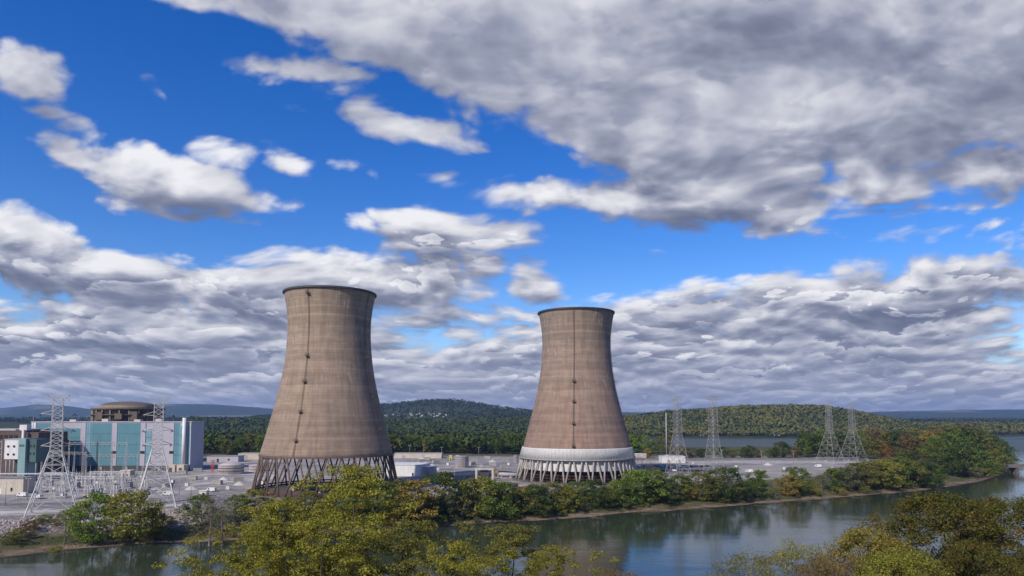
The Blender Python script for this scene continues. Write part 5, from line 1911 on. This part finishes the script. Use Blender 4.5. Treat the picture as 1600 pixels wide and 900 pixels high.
# ------------------------------------------------------------------ houses on the hillside
def house(label):
    T = empty('hillside_house', (0, 0, 0), 0, label, 'house', 'white houses of the hillside settlement')
    MB().box(-7, 7, -4.5, 4.5, -2, 5.2).build('wall', M['white_paint'], T)
    r_ = MB()
    r_.add([(-7.5, -5, 5.2), (7.5, -5, 5.2), (7.5, 5, 5.2), (-7.5, 5, 5.2), (-7.5, 0, 8.6), (7.5, 0, 8.6)], [(0, 1, 5, 4), (2, 3, 4, 5), (0, 4, 3), (1, 2, 5), (0, 3, 2, 1)])
    r_.build('roof', M['roof_grey'], T)
    for x in (-4.5, 0, 4.5):
        for z in (.8, 3.2):
            MB().box(x - .6, x + .6, -4.6, -4.49, z, z + 1.3).build('window', M['black'], T)
    return T


def far_ground(px, py, lo=1700, hi=5200):
    """where the sight line through a pixel meets the far land"""
    u, w_ = ray(px, py)
    for d in np.arange(lo, hi, 12.0):
        if CZ + w_ * d <= tz(u * d, d):
            return u * d, d, tz(u * d, d)
    return u * hi, hi, tz(u * hi, hi)


HS = [(615, 648.5), (622, 650), (629, 648), (634, 650.5), (640, 647.5), (645, 650), (650, 648), (655, 646.5), (660, 650), (664, 648), (669, 646.5), (673, 649.5), (678, 647.5), (683, 650), (688, 648), (694, 647), (700, 649),
      (652, 653), (658, 654.5), (680, 652.5), (692, 652), (742, 652), (690, 655), (605, 651), (637, 655)]
hp = None
for i, (px, py) in enumerate(HS):
    x, y, z = far_ground(px + rs.uniform(-2, 2), py + rs.uniform(-.8, .8), 2100, 3400)
    lab = 'white hillside house, %s' % ['leftmost of the upper row', 'second from the left in the upper row', 'third from the left in the upper row', 'fourth from the left in the upper row', 'fifth from the left in the upper row', 'sixth from the left in the upper row',
                                       'seventh from the left in the upper row', 'eighth from the left in the upper row', 'ninth from the left in the upper row', 'tenth from the left in the upper row', 'eleventh from the left in the upper row', 'twelfth from the left in the upper row',
                                       'thirteenth from the left in the upper row', 'fourteenth from the left in the upper row', 'fifteenth from the left in the upper row', 'second from the right in the upper row', 'rightmost of the upper row',
                                       'leftmost of the lower row', 'second from the left in the lower row', 'third from the left in the lower row', 'fourth from the left in the lower row', 'standing alone on the green field to the right', 'lowest one on the right', 'alone at the far left against the bigger tower', 'lowest one near the trees at left'][i]
    if hp is None:
        hp = house(lab)
        o = hp
    else:
        o = copy_tree(hp)
        o['label'] = lab
    o.location = (x, y, z)
    o.rotation_euler.z = rs.uniform(-.6, .6)
    s_ = rs.uniform(.5, .95)
    o.scale = (s_, s_, s_)

# pale buildings on the far plain at the right and by the far shore
FB = [(1404, 660, 34, 'long white factory on the far plain at right', 3), (1420, 661, 22, 'second white factory on the far plain at right', 3), (1432, 660.5, 16, 'smallest white factory on the far plain at right', 2),
      (1375, 653, 26, 'pale shed row far off beyond the right hill', 2), (1478, 656, 20, 'pale low building far off at right of the factories', 2)]
for px, py, w_, lab, nb in FB:
    x, y, z = far_ground(px, py, 1900, 5200)
    T = empty('far_building', (x, y, z), .1, lab, 'building')
    MB().box(-w_, w_, 0, 18, -3, 8).build('wall', M['white_paint'], T)
    MB().box(-w_ - .5, w_ + .5, -.5, 18.5, 8, 8.6).build('roof', M['roof_grey'], T)
    for k in range(4):
        MB().box(-w_ + w_ * .4 * (k + 1) - 1.5, -w_ + w_ * .4 * (k + 1) + 1.5, -.15, .02, 0, 4).build('door', M['grey_steel'], T)
for px, lab in ((1215.5, 'white shore house alone at the foot of the right hill'), (1163, 'small pale shore house left along the foot of the right hill'), (1098, 'tiny pale shore house behind the nearer pylons')):
    x = atd(px, 1590)
    z = tz(x, 1590)
    T = empty('shore_house', (x, 1590, z), 0, lab, 'house')
    s_ = 1.0 if px > 1200 else .7
    MB().box(-5 * s_, 5 * s_, 0, 8, -1, 6 * s_).build('wall', M['white_paint'], T)
    MB().add([(-5.5 * s_, -.5, 6 * s_), (5.5 * s_, -.5, 6 * s_), (5.5 * s_, 8.5, 6 * s_), (-5.5 * s_, 8.5, 6 * s_), (0, -.5, 10 * s_), (0, 8.5, 10 * s_)], [(0, 3, 5, 4), (1, 4, 5, 2), (0, 4, 1), (2, 5, 3), (0, 1, 2, 3)]).build('roof', M['roof_grey'], T)
    MB().box(-1, 1, -.1, .02, 0, 2.4).build('door', M['dark_steel'], T)

# ------------------------------------------------------------------ rocks of the bank and ground cover
def scatter_poly(n, test, x0, x1, y0, y1, seed):
    rs_ = np.random.RandomState(seed)
    X, Y = rs_.uniform(x0, x1, n), rs_.uniform(y0, y1, n)
    h, sd, px = terrain(X, Y, True)
    k = test(X, Y, h, sd, px)
    return X[k], Y[k], h[k]


X, Y, Z = scatter_poly(26000, lambda X, Y, h, sd, px: (sd > 21) & (sd < 44) & (px > -40) & (px < 460), -260, -90, 230, 340, 4)
n = len(X)
rs_ = np.random.RandomState(9)
ico = np.array([(1, 0, 0), (-1, 0, 0), (0, 1, 0), (0, -1, 0), (0, 0, 1), (0, 0, -1)], float)
fc = np.array([(0, 2, 4), (2, 1, 4), (1, 3, 4), (3, 0, 4), (2, 0, 5), (1, 2, 5), (3, 1, 5), (0, 3, 5)])
vs = ico[None] * rs_.uniform(.6, 1.3, (n, 6, 1)) * rs_.uniform(.25, .85, (n, 1, 1))
a_ = rs_.uniform(0, 6.28, n)
cx_, sx_ = np.cos(a_)[:, None], np.sin(a_)[:, None]
vs = np.stack([vs[..., 0] * cx_ - vs[..., 1] * sx_, vs[..., 0] * sx_ + vs[..., 1] * cx_, vs[..., 2] * .8], -1) + np.stack([X, Y, Z], -1)[:, None, :]
tri = vs[:, fc].reshape(-1, 3)
rk, g_ = mat('riprap')
ge = g_.n('ShaderNodeNewGeometry')
tex = g_.n('ShaderNodeTexWhiteNoise', noise_dimensions='3D')
bl = g_.noise(ge.outputs['Position'], .12, 4, .6)
g_.put(tex.inputs['Vector'], g_.vm('SNAP', ge.outputs['Position'], (1.1, 1.1, 50)))
c_ = g_.mix(tex.outputs['Value'], (0.15, 0.125, 0.12), (0.46, 0.43, 0.42))
c_ = g_.mix(g_.mr(bl, .5, .66, 0, .55), c_, (0.24, 0.12, 0.09))
finish(g_, principled(g_, c_, .95, 0, .2))
o = quads_object('riprap', tri, len(tri) // 3, rk, tri=True)
tag(o, 'loose grey and reddish rock facing of the island bank at left', 'rocks', None, 'stuff')

X, Y, Z = scatter_poly(60000, lambda X, Y, h, sd, px: (sd > 5) & (sd < 44) & (px > -60) & (px < 1600) & ((sd < 24) | (px > 440)) & (vnoise(X, Y, 9, 3) > .34), -300, 480, 230, 720, 14)
n = len(X)
P_ = np.stack([X, Y, Z + .25], -1)
P_ = np.repeat(P_, 7, 0) + rs_.normal(size=(n * 7, 3)) * np.array([.8, .8, .3])
cov_m = wood_mat('bank_scrub', (0.055, 0.070, 0.022), (0.10, 0.085, 0.035), (0.15, 0.12, 0.04), .06)
V = leaf_quads(rs_, P_, .30, None, .8)
o = quads_object('bank_scrub', V, len(V) // 4, cov_m)
tag(o, 'scrubby low growth covering the slope of the far riverbank', 'scrub', None, 'stuff')

# ------------------------------------------------------------------ trees of the near bank
FG = [(K_OPEN, 545, 718, 118, 'lime', 'tallest spreading maple in front of the legs of the bigger tower', 1.0, 0),
      (K_OPEN, 432, 772, 112, 'lime', 'spreading maple left of the tallest one, its top before the left tower legs', .95, 1),
      (K_OPEN, 640, 800, 106, 'olive', 'lower spreading maple below the white warehouse', .85, 2),
      (K_OPEN, 392, 812, 100, 'lime', 'leftmost foreground maple with dark limbs over the blue water', .62, 2),
      (K_OPEN, 500, 800, 98, 'lime', 'front maple with bare dark forks in the middle of the left clump', .85, 1),
      (K_OPEN, 795, 814, 112, 'olive', 'small topped maple with visible limbs against the river at the frame bottom', .78, 0),
      (K_OPEN, 712, 838, 100, 'lime', 'golden green maple at the frame bottom between the two towers', .72, 1),
      (K_OPEN, 868, 842, 104, 'yellow green', 'low yellow maple at the frame bottom below the banded tower', .55, 2),
      (K_DENSE, 1465, 768, 104, 'dark olive', 'big rust tinged oak at the lower right with gaps of sky coloured water', .95, 0),
      (K_DENSE, 1580, 778, 108, 'dark olive', 'dark green and rust oak cut by the right frame edge', 1.0, 1),
      (K_DENSE, 1520, 842, 88, 'dark olive', 'low dark oak filling the gap between the two big right oaks', .6, 0),
      (K_GOLD, 1345, 824, 98, 'mustard', 'round golden tree left of the big rust tinged oak', .72, 1),
      (K_GOLD, 1405, 858, 84, 'yellow green', 'low golden tree at the frame bottom under the big oak', .6, 0),
      (K_THIN, 1240, 838, 98, 'yellow green', 'half bare tree with grey twigs at the bottom right of the river', .8, 0),
      (K_THIN, 1172, 856, 100, 'olive', 'sparse olive tree leftmost of the lower right group', .9, 1),
      (K_THIN, 960, 882, 96, 'brownish', 'brown twiggy tree top at the frame bottom below the banded tower', .7, 1),
      (K_THIN, 1290, 858, 92, 'brownish', 'bare grey brown tree top between the sparse and the golden trees', .7, 0)]
for K, px, ptop, d, cn, lab, ws, v in FG:
    x = atd(px, d)
    z = tz(x, d)
    h = (zat(ptop, d) - z) / .97
    K.place(x, d, z - .2, h, GREEN[cn], lab, 'trees on the near bank', ws * K.H / h if h < K.H else ws, v=v)


# ------------------------------------------------------------------ driftwood and stones at the water's edge
def driftlog(seed):
    rs_ = np.random.RandomState(seed)
    m_ = MB()
    p = Vector((-3.5, 0, .25))
    for k in range(6):
        q = p + Vector((1.2, rs_.uniform(-.25, .25), rs_.uniform(-.08, .1)))
        m_.bar(p, q, .26 - .03 * k, .24 - .03 * k, n=7)
        if k in (2, 3):
            m_.bar(q, q + Vector((.5, rs_.uniform(-1.2, 1.2), .9)), .09, .03, n=5)
        p = q
    return m_


lg = None
DW = [(932, 806.5, 'on the small bar below the banded tower'), (905, 810, 'left of the small bar below the banded tower'), (1012, 800.5, 'at the bank foot right of the banded tower'), (1108, 794, 'below the bank pylon'), (1188, 788, 'below the empty yard'),
      (1262, 781.5, 'below the yard near the hazy pylon'), (1340, 776, 'below the rightmost pylon'), (1492, 757, 'on the brown spit at right'), (120, 858, 'on the shore left of the two bushy bank trees'), (258, 850, 'on the shore right of the two bushy bank trees'), (772, 817.5, 'on the shore above the small topped maple')]
for i, (px, py, t) in enumerate(DW):
    p, z = bank_foot(px, py - 2)
    if lg is None:
        lg = driftlog(5).build('driftwood_log', M['tan_concrete'])
        o = lg
    else:
        o = lg.copy()
        C.objects.link(o)
    o.location = (p.x, p.y, z + .05)
    o.rotation_euler.z = rs.uniform(-.5, .5)
    tag(o, 'grey driftwood log ' + t, 'log', 'driftwood logs along the shore')

# ------------------------------------------------------------------ air
hm = bpy.data.materials.new('haze')
hm.use_nodes = True
nt = hm.node_tree
nt.nodes.clear()
pv = nt.nodes.new('ShaderNodeVolumePrincipled')
pv.inputs['Color'].default_value = (0.36, 0.58, 1.0, 1)
pv.inputs['Density'].default_value = 0.00006
pv.inputs['Anisotropy'].default_value = 0.2
oo = nt.nodes.new('ShaderNodeOutputMaterial')
nt.links.new(pv.outputs[0], oo.inputs['Volume'])
hb = MB().box(-14500, 14500, -14500, 14500, -8, 300).build('haze', hm)
tag(hb, kind='stuff')
SC.cycles.volume_bounces = 0
